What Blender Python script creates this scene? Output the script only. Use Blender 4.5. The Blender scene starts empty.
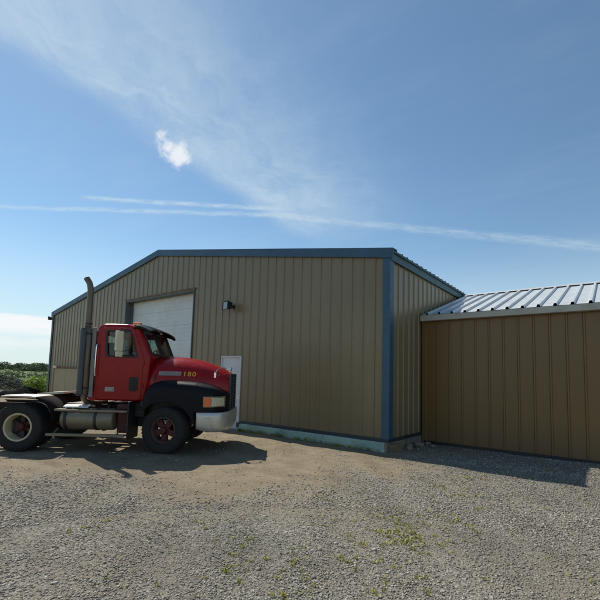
import bpy, bmesh, math, random
import numpy as np
from mathutils import Vector, Matrix
random.seed(7); rng = np.random.default_rng(11)
S = bpy.context.scene
COL = S.collection
R = math.radians
PI = math.pi

# ------------------------------------------------------------------ materials
def new_mat(name):
    m = bpy.data.materials.new(name); m.use_nodes = True
    nt = m.node_tree
    return m, nt, nt.nodes['Principled BSDF']

def nd(nt, t, **k):
    n = nt.nodes.new(t)
    for a, v in k.items():
        if a in n.inputs: n.inputs[a].default_value = v
        else: setattr(n, a, v)
    return n

def tex_co(nt, scale=(1, 1, 1)):
    tc = nd(nt, 'ShaderNodeTexCoord'); mp = nd(nt, 'ShaderNodeMapping')
    mp.inputs['Scale'].default_value = scale
    nt.links.new(tc.outputs['Object'], mp.inputs['Vector'])
    return mp.outputs['Vector']

def ramp(nt, fac, stops):
    r = nd(nt, 'ShaderNodeValToRGB')
    e = r.color_ramp.elements
    while len(e) < len(stops): e.new(0.5)
    for i, (p, c) in enumerate(stops):
        e[i].position = p; e[i].color = (c[0], c[1], c[2], 1)
    nt.links.new(fac, r.inputs['Fac'])
    return r.outputs['Color']

def noise(nt, vec, scale, detail=4, rough=.55):
    n = nd(nt, 'ShaderNodeTexNoise', Scale=scale, Detail=detail, Roughness=rough)
    nt.links.new(vec, n.inputs['Vector'])
    return n.outputs['Fac']

def mixc(nt, fac, a, b, mode='MIX'):
    m = nd(nt, 'ShaderNodeMix', data_type='RGBA', blend_type=mode)
    for s, v in ((m.inputs[0], fac), (m.inputs[6], a), (m.inputs[7], b)):
        if hasattr(v, 'links'): nt.links.new(v, s)
        elif isinstance(v, (tuple, list)): s.default_value = (v[0], v[1], v[2], 1)
        else: s.default_value = v
    return m.outputs[2]

def bump(nt, bsdf, h, strength=.3, dist=.01):
    b = nd(nt, 'ShaderNodeBump', Strength=strength, Distance=dist)
    nt.links.new(h, b.inputs['Height']); nt.links.new(b.outputs['Normal'], bsdf.inputs['Normal'])

def surf(name, col, rough=.5, metal=0., var=.25, scale=3., stretch=(1, 1, 1), bumps=0., bscale=40., dirt=None, dirt_amt=.5, spec=.5, coat=0.):
    """painted / metal / rubber surface with uneven tone, wear and a little relief"""
    m, nt, b = new_mat(name)
    v = tex_co(nt, stretch)
    n1 = noise(nt, v, scale, 6, .6)
    lo = tuple(c * (1 - var) for c in col); hi = tuple(min(1, c * (1 + var)) for c in col)
    c = ramp(nt, n1, [(.3, lo), (.7, hi)])
    if dirt:
        n2 = noise(nt, v, scale * 2.3, 8, .7)
        f = ramp(nt, n2, [(.52, (0, 0, 0)), (.75, (dirt_amt,) * 3)])
        c = mixc(nt, f, c, dirt)
    nt.links.new(c, b.inputs['Base Color'])
    b.inputs['Metallic'].default_value = metal
    b.inputs['Specular IOR Level'].default_value = spec
    b.inputs['Coat Weight'].default_value = coat
    b.inputs['Coat Roughness'].default_value = .15
    rr = ramp(nt, noise(nt, v, scale * 5, 4), [(.3, (max(.02, rough - .08),) * 3), (.7, (min(1, rough + .1),) * 3)])
    nt.links.new(rr, b.inputs['Roughness'])
    if bumps: bump(nt, b, noise(nt, v, bscale, 5), bumps, .004)
    return m

def glass_mat(name, tint, tr=.75):
    m, nt, b = new_mat(name)
    nt.nodes.remove(b)
    out = nt.nodes['Material Output']
    t = nd(nt, 'ShaderNodeBsdfTransparent'); t.inputs[0].default_value = (*tint, 1)
    g = nd(nt, 'ShaderNodeBsdfGlossy'); g.inputs['Roughness'].default_value = .02
    lw = nd(nt, 'ShaderNodeLayerWeight'); pw = nd(nt, 'ShaderNodeMath', operation='POWER'); pw.inputs[1].default_value = 4.
    nt.links.new(lw.outputs['Facing'], pw.inputs[0])
    fr = nd(nt, 'ShaderNodeMath', operation='MULTIPLY_ADD'); nt.links.new(pw.outputs[0], fr.inputs[0]); fr.inputs[1].default_value = .6; fr.inputs[2].default_value = .03
    mx = nd(nt, 'ShaderNodeMixShader')
    nt.links.new(fr.outputs[0], mx.inputs[0]); nt.links.new(t.outputs[0], mx.inputs[1]); nt.links.new(g.outputs[0], mx.inputs[2])
    nt.links.new(mx.outputs[0], out.inputs['Surface'])
    return m

def siding(name, col, dirt):
    m, nt, b = new_mat(name)
    v = tex_co(nt)
    c = ramp(nt, noise(nt, v, .35, 5, .6), [(.3, tuple(x * .9 for x in col)), (.7, tuple(x * 1.1 for x in col))])
    st = tex_co(nt, (9, 9, .35))                       # rain streaks down the sheet
    f = ramp(nt, noise(nt, st, 1.2, 6, .65), [(.5, (0, 0, 0)), (.8, (.35,) * 3)])
    c = mixc(nt, f, c, dirt)
    sep = nd(nt, 'ShaderNodeSeparateXYZ'); nt.links.new(v, sep.inputs[0])
    mr = nd(nt, 'ShaderNodeMapRange'); mr.inputs['From Min'].default_value = .9; mr.inputs['From Max'].default_value = .15
    nt.links.new(sep.outputs['Z'], mr.inputs['Value'])
    splash = nd(nt, 'ShaderNodeMath', operation='MULTIPLY'); nt.links.new(mr.outputs[0], splash.inputs[0])
    nt.links.new(noise(nt, v, 5, 6, .7), splash.inputs[1])
    c = mixc(nt, splash.outputs[0], c, tuple(x * .8 + .03 for x in dirt))
    def M_(op, a, b_=None):
        n = nd(nt, 'ShaderNodeMath', operation=op)
        for i, q in enumerate((a, b_)):
            if q is None: continue
            if hasattr(q, 'links'): nt.links.new(q, n.inputs[i])
            else: n.inputs[i].default_value = q
        return n.outputs[0]
    hx = M_('ADD', sep.outputs['X'], sep.outputs['Y'])
    fx = M_('MULTIPLY', M_('SUBTRACT', M_('FRACT', M_('DIVIDE', M_('ADD', hx, 100.07), .3370)), .5), .337)
    fz_ = M_('MULTIPLY', M_('SUBTRACT', M_('FRACT', M_('DIVIDE', M_('ADD', sep.outputs['Z'], .35), 1.18)), .5), 1.18)
    dd = M_('SQRT', M_('ADD', M_('MULTIPLY', fx, fx), M_('MULTIPLY', fz_, fz_)))
    c = mixc(nt, M_('MULTIPLY', M_('LESS_THAN', dd, .014), .8), c, (.07, .06, .045))
    nt.links.new(c, b.inputs['Base Color'])
    b.inputs['Roughness'].default_value = .33
    b.inputs['Specular IOR Level'].default_value = .5
    bump(nt, b, noise(nt, tex_co(nt, (1, 1, .25)), 1.6, 3), .4, .02)
    return m

M = {}
M['tan'] = siding('khaki_siding_paint', (.228, .175, .092), (.16, .125, .066))
M['brown'] = siding('brown_siding_paint', (.190, .106, .031), (.14, .08, .03))
M['blue'] = surf('blue_trim_paint', (.030, .090, .145), .45, var=.18, scale=1.5, dirt=(.05, .10, .12))
M['darktrim'] = surf('dark_base_trim', (.022, .034, .045), .5, var=.25, scale=2, dirt=(.06, .055, .045))
M['teal'] = surf('teal_trim_paint', (.030, .085, .105), .5, var=.2, scale=1.5, dirt=(.06, .09, .09))
M['green_found'] = surf('green_foundation_paint', (.30, .42, .36), .85, var=.22, scale=2.5, bumps=.5, dirt=(.20, .17, .12), dirt_amt=.7)
M['concrete'] = surf('bare_concrete', (.22, .19, .15), .9, var=.3, scale=2, bumps=.6, dirt=(.10, .085, .06))
M['galv'] = surf('galvanised_roof_sheet', (.56, .58, .585), .5, metal=.35, var=.06, scale=1.2, dirt=(.46, .46, .44), dirt_amt=.4)
M['darkroof'] = surf('dark_roof_sheet', (.06, .10, .13), .45, metal=.2, var=.2, scale=1)
M['fascia'] = surf('pale_fascia_paint', (.46, .43, .36), .5, var=.12, scale=1.5, dirt=(.22, .19, .15))
M['door_white'] = surf('white_door_paint', (.66, .68, .66), .45, var=.06, scale=1.2, dirt=(.45, .44, .40), dirt_amt=.45)
M['door_tan'] = surf('tan_flat_panel_paint', (.33, .255, .145), .5, var=.1, scale=.8, dirt=(.22, .17, .1))
M['rust_head'] = surf('rusty_brown_header', (.17, .09, .035), .7, var=.3, scale=4)
M['jamb'] = surf('grey_jamb_steel', (.10, .115, .12), .5, var=.2, scale=2)
M['black'] = surf('black_plastic', (.018, .018, .02), .45, var=.2, scale=8)
M['red'] = surf('red_truck_paint', (.29, .0035, .0045), .27, var=.14, scale=2, dirt=(.17, .03, .022), dirt_amt=.4, spec=.28, coat=.07)
M['red_dull'] = surf('dull_red_steel', (.075, .008, .008), .65, var=.3, scale=6, dirt=(.05, .03, .022))
M['navy'] = surf('navy_black_fender_paint', (.003, .0034, .007), .5, var=.3, scale=3, dirt=(.02, .017, .014), dirt_amt=.4, spec=.2, coat=.03)
M['visor'] = surf('smoked_visor_acrylic', (.006, .0065, .008), .25, var=.2, scale=3, spec=.3, coat=.1)
M['chrome'] = surf('chrome', (.78, .78, .78), .14, metal=1, var=.06, scale=6, dirt=(.4, .37, .33), dirt_amt=.4)
M['bumper'] = surf('dull_bumper_steel', (.56, .54, .49), .34, metal=.5, var=.14, scale=3, dirt=(.27, .235, .18), dirt_amt=.75, bumps=.25, bscale=7)
M['alu'] = surf('weathered_aluminium', (.20, .172, .118), .42, metal=.3, var=.2, scale=4, dirt=(.22, .18, .12), dirt_amt=.7)
M['stack'] = surf('heat_stained_stack_steel', (.17, .14, .105), .42, metal=.6, var=.3, scale=4, stretch=(1, 1, .3), dirt=(.12, .085, .05), dirt_amt=.7)
M['shield'] = surf('grey_shield_steel', (.05, .058, .068), .5, metal=.2, var=.2, scale=4)
M['sidegrey'] = surf('grey_side_strip', (.20, .20, .19), .5, var=.2, scale=4)
M['frame'] = surf('dark_red_brown_chassis', (.035, .016, .012), .75, spec=.2, var=.4, scale=7, dirt=(.07, .055, .038), dirt_amt=.6)
M['grease'] = surf('greasy_black_steel', (.02, .018, .016), .5, var=.4, scale=9, dirt=(.08, .065, .045), dirt_amt=.5)
M['fender_al'] = surf('dusty_fender_aluminium', (.50, .44, .37), .5, metal=.35, var=.2, scale=4, dirt=(.25, .19, .13), dirt_amt=.7)
M['cream'] = surf('cream_rim_paint', (.56, .47, .30), .5, var=.15, scale=9, dirt=(.20, .15, .09), dirt_amt=.6)
M['mirror_cream'] = surf('cream_mirror_back', (.70, .62, .42), .4, var=.1, scale=9)
M['rim_grey'] = surf('grey_brown_rim', (.085, .05, .042), .65, var=.3, scale=9)
M['amber'] = surf('amber_lens', (.85, .22, .02), .2, var=.15, scale=20, coat=.6)
M['orange'] = surf('orange_lens', (.92, .15, .02), .22, var=.12, scale=20, coat=.6)
M['lamp'] = surf('headlamp_lens', (.62, .57, .38), .15, var=.3, scale=40, bumps=.8, bscale=150, coat=.6)
M['lampframe'] = surf('gold_grey_lamp_frame', (.34, .29, .18), .4, metal=.4, var=.2, scale=12)
M['yellow'] = surf('yellow_number_vinyl', (.75, .36, .03), .5, var=.08, scale=9)
M['badge'] = surf('grey_louvre_badge', (.36, .31, .29), .4, metal=.3, var=.15, scale=12)
M['seat'] = surf('dark_cab_trim', (.03, .03, .032), .8, var=.2, scale=6)
M['redhose'] = surf('red_air_hose', (.45, .03, .02), .5, var=.1, scale=9)
M['bluehose'] = surf('blue_air_hose', (.03, .06, .25), .5, var=.1, scale=9)
M['white'] = surf('chalky_white', (.7, .7, .68), .6, var=.08, scale=4, dirt=(.45, .42, .38))
M['tarp'] = surf('black_tarpaulin', (.0045, .0045, .005), 1., spec=.04, var=.3, scale=3, bumps=.5, bscale=6)
M['wood'] = surf('weathered_wood', (.20, .145, .075), .8, var=.3, scale=5, stretch=(.3, 3, 3), bumps=.4)
M['bark'] = surf('bark', (.07, .05, .035), .9, var=.3, scale=6, bumps=.6)
M['cab_glass'] = glass_mat('green_tinted_cab_glass', (.84, .95, .91))
M['lens_glass'] = surf('floodlight_lens', (.15, .15, .14), .2, var=.3, scale=12, coat=.5)

def tyre_mat():
    m, nt, b = new_mat('dusty_tyre_rubber')
    v = tex_co(nt)
    c = ramp(nt, noise(nt, v, 9, 7, .65), [(.3, (.011, .0105, .010)), (.62, (.019, .017, .015)), (.8, (.055, .046, .036))])
    nt.links.new(c, b.inputs['Base Color']); b.inputs['Roughness'].default_value = .82
    bump(nt, b, noise(nt, v, 60, 4), .4, .004)
    return m
M['tyre'] = tyre_mat()
M['rubber'] = surf('shade_black_rubber', (.010, .0095, .009), .95, spec=.15, var=.3, scale=5, dirt=(.03, .026, .02), dirt_amt=.4)  # guard black, with the fender's shade put into the colour

def leaf_mat(name, a, b_, trans=.25):
    m, nt, b = new_mat(name)
    at = nd(nt, 'ShaderNodeAttribute', attribute_name='tone')
    c = ramp(nt, at.outputs['Fac'], [(0, a), (1, b_)])
    nt.links.new(c, b.inputs['Base Color']); b.inputs['Roughness'].default_value = .6
    out = nt.nodes['Material Output']
    tl = nd(nt, 'ShaderNodeBsdfTranslucent'); nt.links.new(c, tl.inputs['Color'])
    mx = nd(nt, 'ShaderNodeMixShader'); mx.inputs[0].default_value = trans
    nt.links.new(b.outputs[0], mx.inputs[1]); nt.links.new(tl.outputs[0], mx.inputs[2]); nt.links.new(mx.outputs[0], out.inputs['Surface'])
    return m
M['leaf_far'] = leaf_mat('hazed_far_leaf', (.055, .082, .040), (.095, .13, .062))  # greyer, lighter leaf tones stand in for distance haze
M['leaf_bush'] = leaf_mat('yellow_green_leaf', (.10, .17, .025), (.24, .34, .06), .35)
M['weed'] = leaf_mat('weed_blade', (.20, .215, .03), (.42, .40, .085), .3)
M['scrub'] = leaf_mat('scrub_leaf', (.05, .085, .025), (.12, .16, .05), .15)

def stone_mat():
    m, nt, b = new_mat('gravel_stone')
    at = nd(nt, 'ShaderNodeAttribute', attribute_name='tone')
    c = ramp(nt, at.outputs['Fac'], [(0, (.045, .041, .034)), (.3, (.165, .152, .124)), (.62, (.325, .304, .255)), (.9, (.50, .477, .41)), (1, (.74, .72, .65))])
    c = mixc(nt, noise(nt, tex_co(nt), 90, 4), c, (.22, .19, .15))
    pt = noise(nt, tex_co(nt, (.8, 1.5, 1)), .42, 7, .66)
    c = mixc(nt, ramp(nt, pt, [(.47, (0, 0, 0)), (.66, (.42,) * 3)]), c, (.115, .100, .080))
    nt.links.new(c, b.inputs['Base Color']); b.inputs['Roughness'].default_value = .85
    return m
M['stone'] = stone_mat()

def ground_mat():
    m, nt, b = new_mat('gravel_and_dirt_ground')
    v = tex_co(nt)
    # gravel: two sizes of crushed stone, each stone with its own tone
    def vor(scale, feat='F1'):
        w = nd(nt, 'ShaderNodeTexVoronoi', Scale=scale); w.feature = feat
        nt.links.new(v, w.inputs['Vector']); return w
    w1, w2 = vor(55), vor(110)
    s1 = nd(nt, 'ShaderNodeSeparateColor'); nt.links.new(w1.outputs['Color'], s1.inputs[0])
    s2 = nd(nt, 'ShaderNodeSeparateColor'); nt.links.new(w2.outputs['Color'], s2.inputs[0])
    st = [(0, (.055, .050, .041)), (.4, (.175, .161, .133)), (.8, (.335, .313, .262)), (1, (.56, .535, .47))]
    g = mixc(nt, .5, ramp(nt, s1.outputs[0], st), ramp(nt, s2.outputs[1], st))
    big = noise(nt, v, .55, 6, .6)
    g = mixc(nt, ramp(nt, big, [(.38, (0, 0, 0)), (.62, (.65,) * 3)]), g, (.22, .182, .138))
    g = mixc(nt, ramp(nt, noise(nt, v, 5., 8, .72), [(.5, (0, 0, 0)), (.72, (.55,) * 3)]), g, (.13, .115, .095))
    # packed dirt
    d = ramp(nt, noise(nt, v, 2.2, 8, .7), [(.25, (.150, .113, .070)), (.5, (.240, .190, .125)), (.75, (.325, .268, .185))])
    d = mixc(nt, ramp(nt, noise(nt, v, 38, 5, .7), [(.5, (0, 0, 0)), (.72, (.6,) * 3)]), d, (.16, .135, .105))
    d = mixc(nt, ramp(nt, s2.outputs[0], [(.88, (0, 0, 0)), (.93, (.7,) * 3)]), d, (.40, .37, .32))
    at = nd(nt, 'ShaderNodeAttribute', attribute_name='dirt')
    wob = nd(nt, 'ShaderNodeMath', operation='ADD'); nt.links.new(at.outputs['Fac'], wob.inputs[0])
    nn = ramp(nt, noise(nt, v, 1.3, 8, .7), [(.2, (0, 0, 0)), (.8, (1, 1, 1))])
    sub = nd(nt, 'ShaderNodeMath', operation='MULTIPLY_ADD'); nt.links.new(nn, sub.inputs[0]); sub.inputs[1].default_value = .8; sub.inputs[2].default_value = -.4
    nt.links.new(sub.outputs[0], wob.inputs[1])
    f = ramp(nt, wob.outputs[0], [(.2, (0, 0, 0)), (.85, (1, 1, 1))])
    c = mixc(nt, f, g, d)
    pt = noise(nt, tex_co(nt, (.8, 1.5, 1)), .42, 7, .66)
    c = mixc(nt, ramp(nt, pt, [(.47, (0, 0, 0)), (.66, (.42,) * 3)]), c, (.115, .100, .080))
    # grassland beyond the yard
    gr = ramp(nt, noise(nt, v, .12, 9, .7), [(.25, (.06, .095, .028)), (.5, (.10, .135, .042)), (.75, (.155, .17, .07))])
    gr = mixc(nt, ramp(nt, noise(nt, v, .9, 8, .7), [(.45, (0, 0, 0)), (.75, (.6,) * 3)]), gr, (.05, .065, .025))
    ag = nd(nt, 'ShaderNodeAttribute', attribute_name='field')
    c = mixc(nt, ag.outputs['Fac'], c, gr)
    nt.links.new(c, b.inputs['Base Color']); b.inputs['Roughness'].default_value = .95
    b.inputs['Specular IOR Level'].default_value = .15
    h = nd(nt, 'ShaderNodeMath', operation='ADD')
    nt.links.new(w1.outputs['Distance'], h.inputs[0]); nt.links.new(w2.outputs['Distance'], h.inputs[1])
    hm = nd(nt, 'ShaderNodeMath', operation='MULTIPLY'); nt.links.new(h.outputs[0], hm.inputs[0]); hm.inputs[1].default_value = -.8
    ha = nd(nt, 'ShaderNodeMath', operation='ADD'); nt.links.new(hm.outputs[0], ha.inputs[0]); nt.links.new(noise(nt, v, 14, 8, .7), ha.inputs[1])
    bump(nt, b, ha.outputs[0], .6, .018)
    return m
M['rubble'] = surf('dull_grey_rubble', (.135, .135, .105), .95, spec=.1, var=.55, scale=.9)
M['ground'] = ground_mat()

def hill_mat():
    m, nt, b = new_mat('rough_grass_hill')
    v = tex_co(nt)
    c = ramp(nt, noise(nt, v, .05, 10, .72), [(.3, (.05, .08, .025)), (.5, (.09, .125, .038)), (.7, (.14, .16, .06))])
    nt.links.new(c, b.inputs['Base Color']); b.inputs['Roughness'].default_value = 1
    return m
M['hill'] = hill_mat()

# ------------------------------------------------------------------ mesh helpers
def link(name, me, mat, parent=None, smooth=False, loc=None):
    if mat is not None and not len(me.materials): me.materials.append(mat)
    if smooth: me.polygons.foreach_set('use_smooth', [True] * len(me.polygons))
    o = bpy.data.objects.new(name, me); COL.objects.link(o)
    if parent: o.parent = parent
    if loc: o.location = loc
    return o

def bm_obj(name, bm, mat, parent=None, smooth=False, auto=None):
    bmesh.ops.recalc_face_normals(bm, faces=bm.faces)
    me = bpy.data.meshes.new(name); bm.to_mesh(me); bm.free()
    o = link(name, me, mat, parent, smooth)
    if auto is not None: me.set_sharp_from_angle(angle=R(auto))
    return o

def empty(name, loc=(0, 0, 0), rz=0., label=None, cat=None, group=None, parent=None):
    o = bpy.data.objects.new(name, None); COL.objects.link(o)
    o.location = loc; o.rotation_euler = (0, 0, rz); o.empty_display_size = .2
    if parent: o.parent = parent
    tag(o, label, cat, group)
    return o

def tag(o, label=None, cat=None, group=None, kind=None):
    if label: o['label'] = label
    if cat: o['category'] = cat
    if group: o['group'] = group
    if kind: o['kind'] = kind
    return o

def box(bm, x0, x1, y0, y1, z0, z1, bev=0., seg=2):
    r = bmesh.ops.create_cube(bm, size=1, matrix=Matrix.Translation(((x0 + x1) / 2, (y0 + y1) / 2, (z0 + z1) / 2)) @ Matrix.Diagonal((abs(x1 - x0), abs(y1 - y0), abs(z1 - z0), 1)))
    if bev:
        es = list({e for v in r['verts'] for e in v.link_edges})
        bmesh.ops.bevel(bm, geom=es, offset=bev, segments=seg, affect='EDGES', profile=.5)

def tube(bm, pts, rad, n=12, caps=True):
    """round bar along a polyline; rad may be a list"""
    pts = [Vector(p) for p in pts]
    rads = rad if isinstance(rad, (list, tuple)) else [rad] * len(pts)
    rings = []; up = None
    for i, p in enumerate(pts):
        t = (pts[min(i + 1, len(pts) - 1)] - pts[max(i - 1, 0)]).normalized()
        if up is None:
            up = t.orthogonal().normalized()
        up = (up - t * up.dot(t)).normalized(); sd = t.cross(up)
        rings.append([bm.verts.new(p + (up * math.cos(a) + sd * math.sin(a)) * rads[i]) for a in [2 * PI * k / n for k in range(n)]])
    for a, b in zip(rings, rings[1:]):
        for k in range(n): bm.faces.new((a[k], a[(k + 1) % n], b[(k + 1) % n], b[k]))
    if caps:
        bm.faces.new(rings[0][::-1]); bm.faces.new(rings[-1])

def smooth_path(pts, n=8):
    """Catmull-Rom through the points"""
    P = [Vector(p) for p in pts]; P = [P[0] * 2 - P[1]] + P + [P[-1] * 2 - P[-2]]
    out = []
    for i in range(1, len(P) - 2):
        for k in range(n):
            t = k / n; a, b, c, d = P[i - 1:i + 3]
            out.append(.5 * ((2 * b) + (c - a) * t + (2 * a - 5 * b + 4 * c - d) * t * t + (3 * b - a - 3 * c + d) * t ** 3))
    out.append(P[-2]); return out

def lathe_y(bm, prof, n=48, c=(0, 0, 0), closed=False):
    """profile of (r, y) turned about the y axis"""
    rings = []
    for r, y in prof:
        rings.append([bm.verts.new((c[0] + r * math.cos(2 * PI * k / n), c[1] + y, c[2] + r * math.sin(2 * PI * k / n))) for k in range(n)])
    pairs = list(zip(rings, rings[1:])) + ([(rings[-1], rings[0])] if closed else [])
    for a, b in pairs:
        for k in range(n): bm.faces.new((a[k], a[(k + 1) % n], b[(k + 1) % n], b[k]))
    return rings

def grid(bm, rows):
    vs = [[bm.verts.new(p) for p in r] for r in rows]
    for a, b in zip(vs, vs[1:]):
        for k in range(len(a) - 1): bm.faces.new((a[k], a[k + 1], b[k + 1], b[k]))
    return vs

def prism_xz(bm, poly, y0, y1):
    a = [bm.verts.new((x, y0, z)) for x, z in poly]; b = [bm.verts.new((x, y1, z)) for x, z in poly]
    n = len(poly)
    bm.faces.new(a); bm.faces.new(b[::-1])
    for k in range(n): bm.faces.new((a[k], b[k], b[(k + 1) % n], a[(k + 1) % n]))

def plate_xz(outer, holes, y, thick, bev=0.004):
    """flat plate with holes in the xz plane, rounded edges (2-D curve turned into a mesh)"""
    cu = bpy.data.curves.new('tmp', 'CURVE'); cu.dimensions = '2D'; cu.fill_mode = 'BOTH'
    cu.extrude = thick / 2 - bev; cu.bevel_depth = bev; cu.bevel_resolution = 1
    for poly in [outer] + holes:
        s = cu.splines.new('POLY'); s.points.add(len(poly) - 1); s.use_cyclic_u = True
        for q, (x, z) in zip(s.points, poly): q.co = (x, z, 0, 1)
    o = bpy.data.objects.new('tmp', cu); COL.objects.link(o)
    me = bpy.data.meshes.new_from_object(o.evaluated_get(bpy.context.evaluated_depsgraph_get()))
    bpy.data.objects.remove(o); bpy.data.curves.remove(cu)
    me.transform(Matrix(((1, 0, 0, 0), (0, 0, 1, y), (0, 1, 0, 0), (0, 0, 0, 1))))
    me.materials.clear()
    return me

def rounded(poly, r, n=4):
    out = []
    P = [Vector(p) for p in poly]
    for i, p in enumerate(P):
        a = (P[i - 1] - p); b = (P[(i + 1) % len(P)] - p)
        d = min(r, a.length * .45, b.length * .45)
        p0 = p + a.normalized() * d; p1 = p + b.normalized() * d
        for k in range(n + 1):
            t = k / n; q = p0 * (1 - t) ** 2 + p * 2 * t * (1 - t) + p1 * t * t
            out.append((q.x, q.y))
    return out

def text_mesh(body, size, space=1.1):
    cu = bpy.data.curves.new('tmp', 'FONT'); cu.body = body; cu.size = size; cu.space_character = space; cu.offset = size * .02
    o = bpy.data.objects.new('tmp', cu); COL.objects.link(o)
    me = bpy.data.meshes.new_from_object(o.evaluated_get(bpy.context.evaluated_depsgraph_get()))
    bpy.data.objects.remove(o); bpy.data.curves.remove(cu); me.materials.clear()
    return me

def ribbed(bm, a0, a1, z0, ztop, holes, pitch, rib_h, put, start=0., rw=.030, rt=.014):
    """sheet siding with trapezoid ribs; put(a, out, z) makes the 3-D point; holes = (a0,a1,z0,z1)"""
    prof = [(a0, 0.)]
    k = math.ceil((a0 - start) / pitch) - 1
    while True:
        c = start + k * pitch; k += 1
        if c + .045 > a1: break
        if c - .045 < a0: continue
        prof += [(c - rw, 0.), (c - rt, rib_h), (c + rt, rib_h), (c + rw, 0.)]
    prof.append((a1, 0.))
    def h_at(a):
        for (p, h), (q, g) in zip(prof, prof[1:]):
            if p <= a <= q: return h + (g - h) * ((a - p) / (q - p) if q > p else 0)
        return 0.
    cuts = sorted({round(v, 4) for h in holes for v in h[:2] if a0 < v < a1})
    for c in cuts: prof.append((c, h_at(c)))
    prof = sorted(set(prof))
    cache = {}
    def V(a, h, z):
        key = (round(a, 4), round(z, 4), round(h, 4))
        if key not in cache: cache[key] = bm.verts.new(put(a, h, z))
        return cache[key]
    for (p, h), (q, g) in zip(prof, prof[1:]):
        if q - p < 1e-5: continue
        mid = (p + q) / 2
        iv = [(z0, None)]
        for H in sorted([H for H in holes if H[0] < mid < H[1]], key=lambda H: H[2]):
            lo, _ = iv.pop()
            if H[2] > lo + 1e-4: iv.append((lo, H[2]))
            iv.append((H[3], None))
        for lo, hi in iv:
            bm.faces.new((V(p, h, lo), V(q, g, lo), V(q, g, ztop(q) if hi is None else hi), V(p, h, ztop(p) if hi is None else hi)))

# ------------------------------------------------------------------ camera, world, sun
camd = bpy.data.cameras.new('camera'); cam = bpy.data.objects.new('camera', camd); COL.objects.link(cam); S.camera = cam
yaw, pit, rol = R(38.071), R(4.890), R(1.628)
f = Vector((-math.sin(yaw) * math.cos(pit), math.cos(yaw) * math.cos(pit), math.sin(pit)))
r0 = Vector((math.cos(yaw), math.sin(yaw), 0)); u0 = r0.cross(f)
rr = r0 * math.cos(rol) + u0 * math.sin(rol); uu = -r0 * math.sin(rol) + u0 * math.cos(rol)
cam.matrix_world = Matrix(((rr.x, uu.x, -f.x, 4.286), (rr.y, uu.y, -f.y, -8.967), (rr.z, uu.z, -f.z, 1.7), (0, 0, 0, 1)))
camd.sensor_width = 36; camd.lens = 36 * 400.94 / 600; camd.shift_y = 43 / 600
camd.clip_start = .05; camd.clip_end = 4000

SUN = Vector((-3.72, .52, 4.87)).normalized()
sl = bpy.data.lights.new('sun', 'SUN'); sl.energy = 4.0; sl.angle = R(.53); sl.color = (1, .955, .85)
so = bpy.data.objects.new('sun', sl); COL.objects.link(so)
so.rotation_euler = (-SUN).to_track_quat('-Z', 'Y').to_euler(); so.location = SUN * 60

W = bpy.data.worlds.new('World'); S.world = W; W.use_nodes = True
nt = W.node_tree; bg = nt.nodes['Background']
sky = nd(nt, 'ShaderNodeTexSky'); sky.sky_type = 'NISHITA'; sky.sun_disc = False
sky.sun_elevation = math.asin(SUN.z); sky.sun_rotation = math.atan2(SUN.x, SUN.y)
sky.air_density = 1.0; sky.dust_density = .15; sky.ozone_density = 2.2; sky.altitude = 100
tc = nd(nt, 'ShaderNodeTexCoord'); dirv = tc.outputs['Generated']
sep = nd(nt, 'ShaderNodeSeparateXYZ'); nt.links.new(dirv, sep.inputs[0])
def mth(op, a, b=None, c=None, clamp=False):
    n = nd(nt, 'ShaderNodeMath', operation=op); n.use_clamp = clamp
    for i, v in enumerate((a, b, c)):
        if v is None: continue
        if hasattr(v, 'links'): nt.links.new(v, n.inputs[i])
        else: n.inputs[i].default_value = v
    return n.outputs[0]
def sstep(v, lo, hi):
    n = nd(nt, 'ShaderNodeMapRange'); n.interpolation_type = 'SMOOTHSTEP'
    n.inputs['From Min'].default_value = lo; n.inputs['From Max'].default_value = hi
    nt.links.new(v, n.inputs['Value']); return n.outputs[0]
zc = mth('MAXIMUM', sep.outputs['Z'], .02)
U = mth('DIVIDE', sep.outputs['X'], zc); V_ = mth('DIVIDE', sep.outputs['Y'], zc)     # position on a flat cloud layer
def comb(a, b, c=0.):
    n = nd(nt, 'ShaderNodeCombineXYZ')
    for i, v in enumerate((a, b, c)):
        if hasattr(v, 'links'): nt.links.new(v, n.inputs[i])
        else: n.inputs[i].default_value = v
    return n.outputs[0]
def line_coords(p, q):
    """distance along / across a straight line lying on the cloud layer"""
    d = Vector(q) - Vector(p); L = d.length; d /= L
    du = mth('SUBTRACT', U, p[0]); dv = mth('SUBTRACT', V_, p[1])
    al = mth('ADD', mth('MULTIPLY', du, d.x), mth('MULTIPLY', dv, d.y))
    ac = mth('ADD', mth('MULTIPLY', du, -d.y), mth('MULTIPLY', dv, d.x))
    return al, ac, L
def wn(vec, scale, detail=6, rough=.6):
    n = nd(nt, 'ShaderNodeTexNoise', Scale=scale, Detail=detail, Roughness=rough); nt.links.new(vec, n.inputs['Vector']); return n.outputs['Fac']
uv = comb(U, V_)
def trail(p, q, w0, w1, amt, seed, lo=-.05, hi=1.05):
    al, ac, L = line_coords(p, q)
    wob = mth('MULTIPLY', mth('SUBTRACT', wn(comb(mth('MULTIPLY', al, 3), seed), 1.2, 3), .5), w0 * 1.2)
    ac = mth('ADD', ac, wob)
    t = mth('DIVIDE', al, L)
    w = mth('MULTIPLY_ADD', mth('MAXIMUM', mth('MINIMUM', t, 1.), 0.), w1 - w0, w0)
    x = mth('DIVIDE', mth('ABSOLUTE', ac), w)
    g = sstep(x, 1., .05)
    n = sstep(wn(comb(mth('MULTIPLY', al, 6), mth('MULTIPLY', ac, 14), seed), 1.5, 7, .65), .2, .75)
    e = mth('MULTIPLY', sstep(t, lo, lo + .1), sstep(t, hi, hi - .15))
    return mth('MULTIPLY', mth('MULTIPLY', g, n), mth('MULTIPLY', e, amt))
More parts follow.
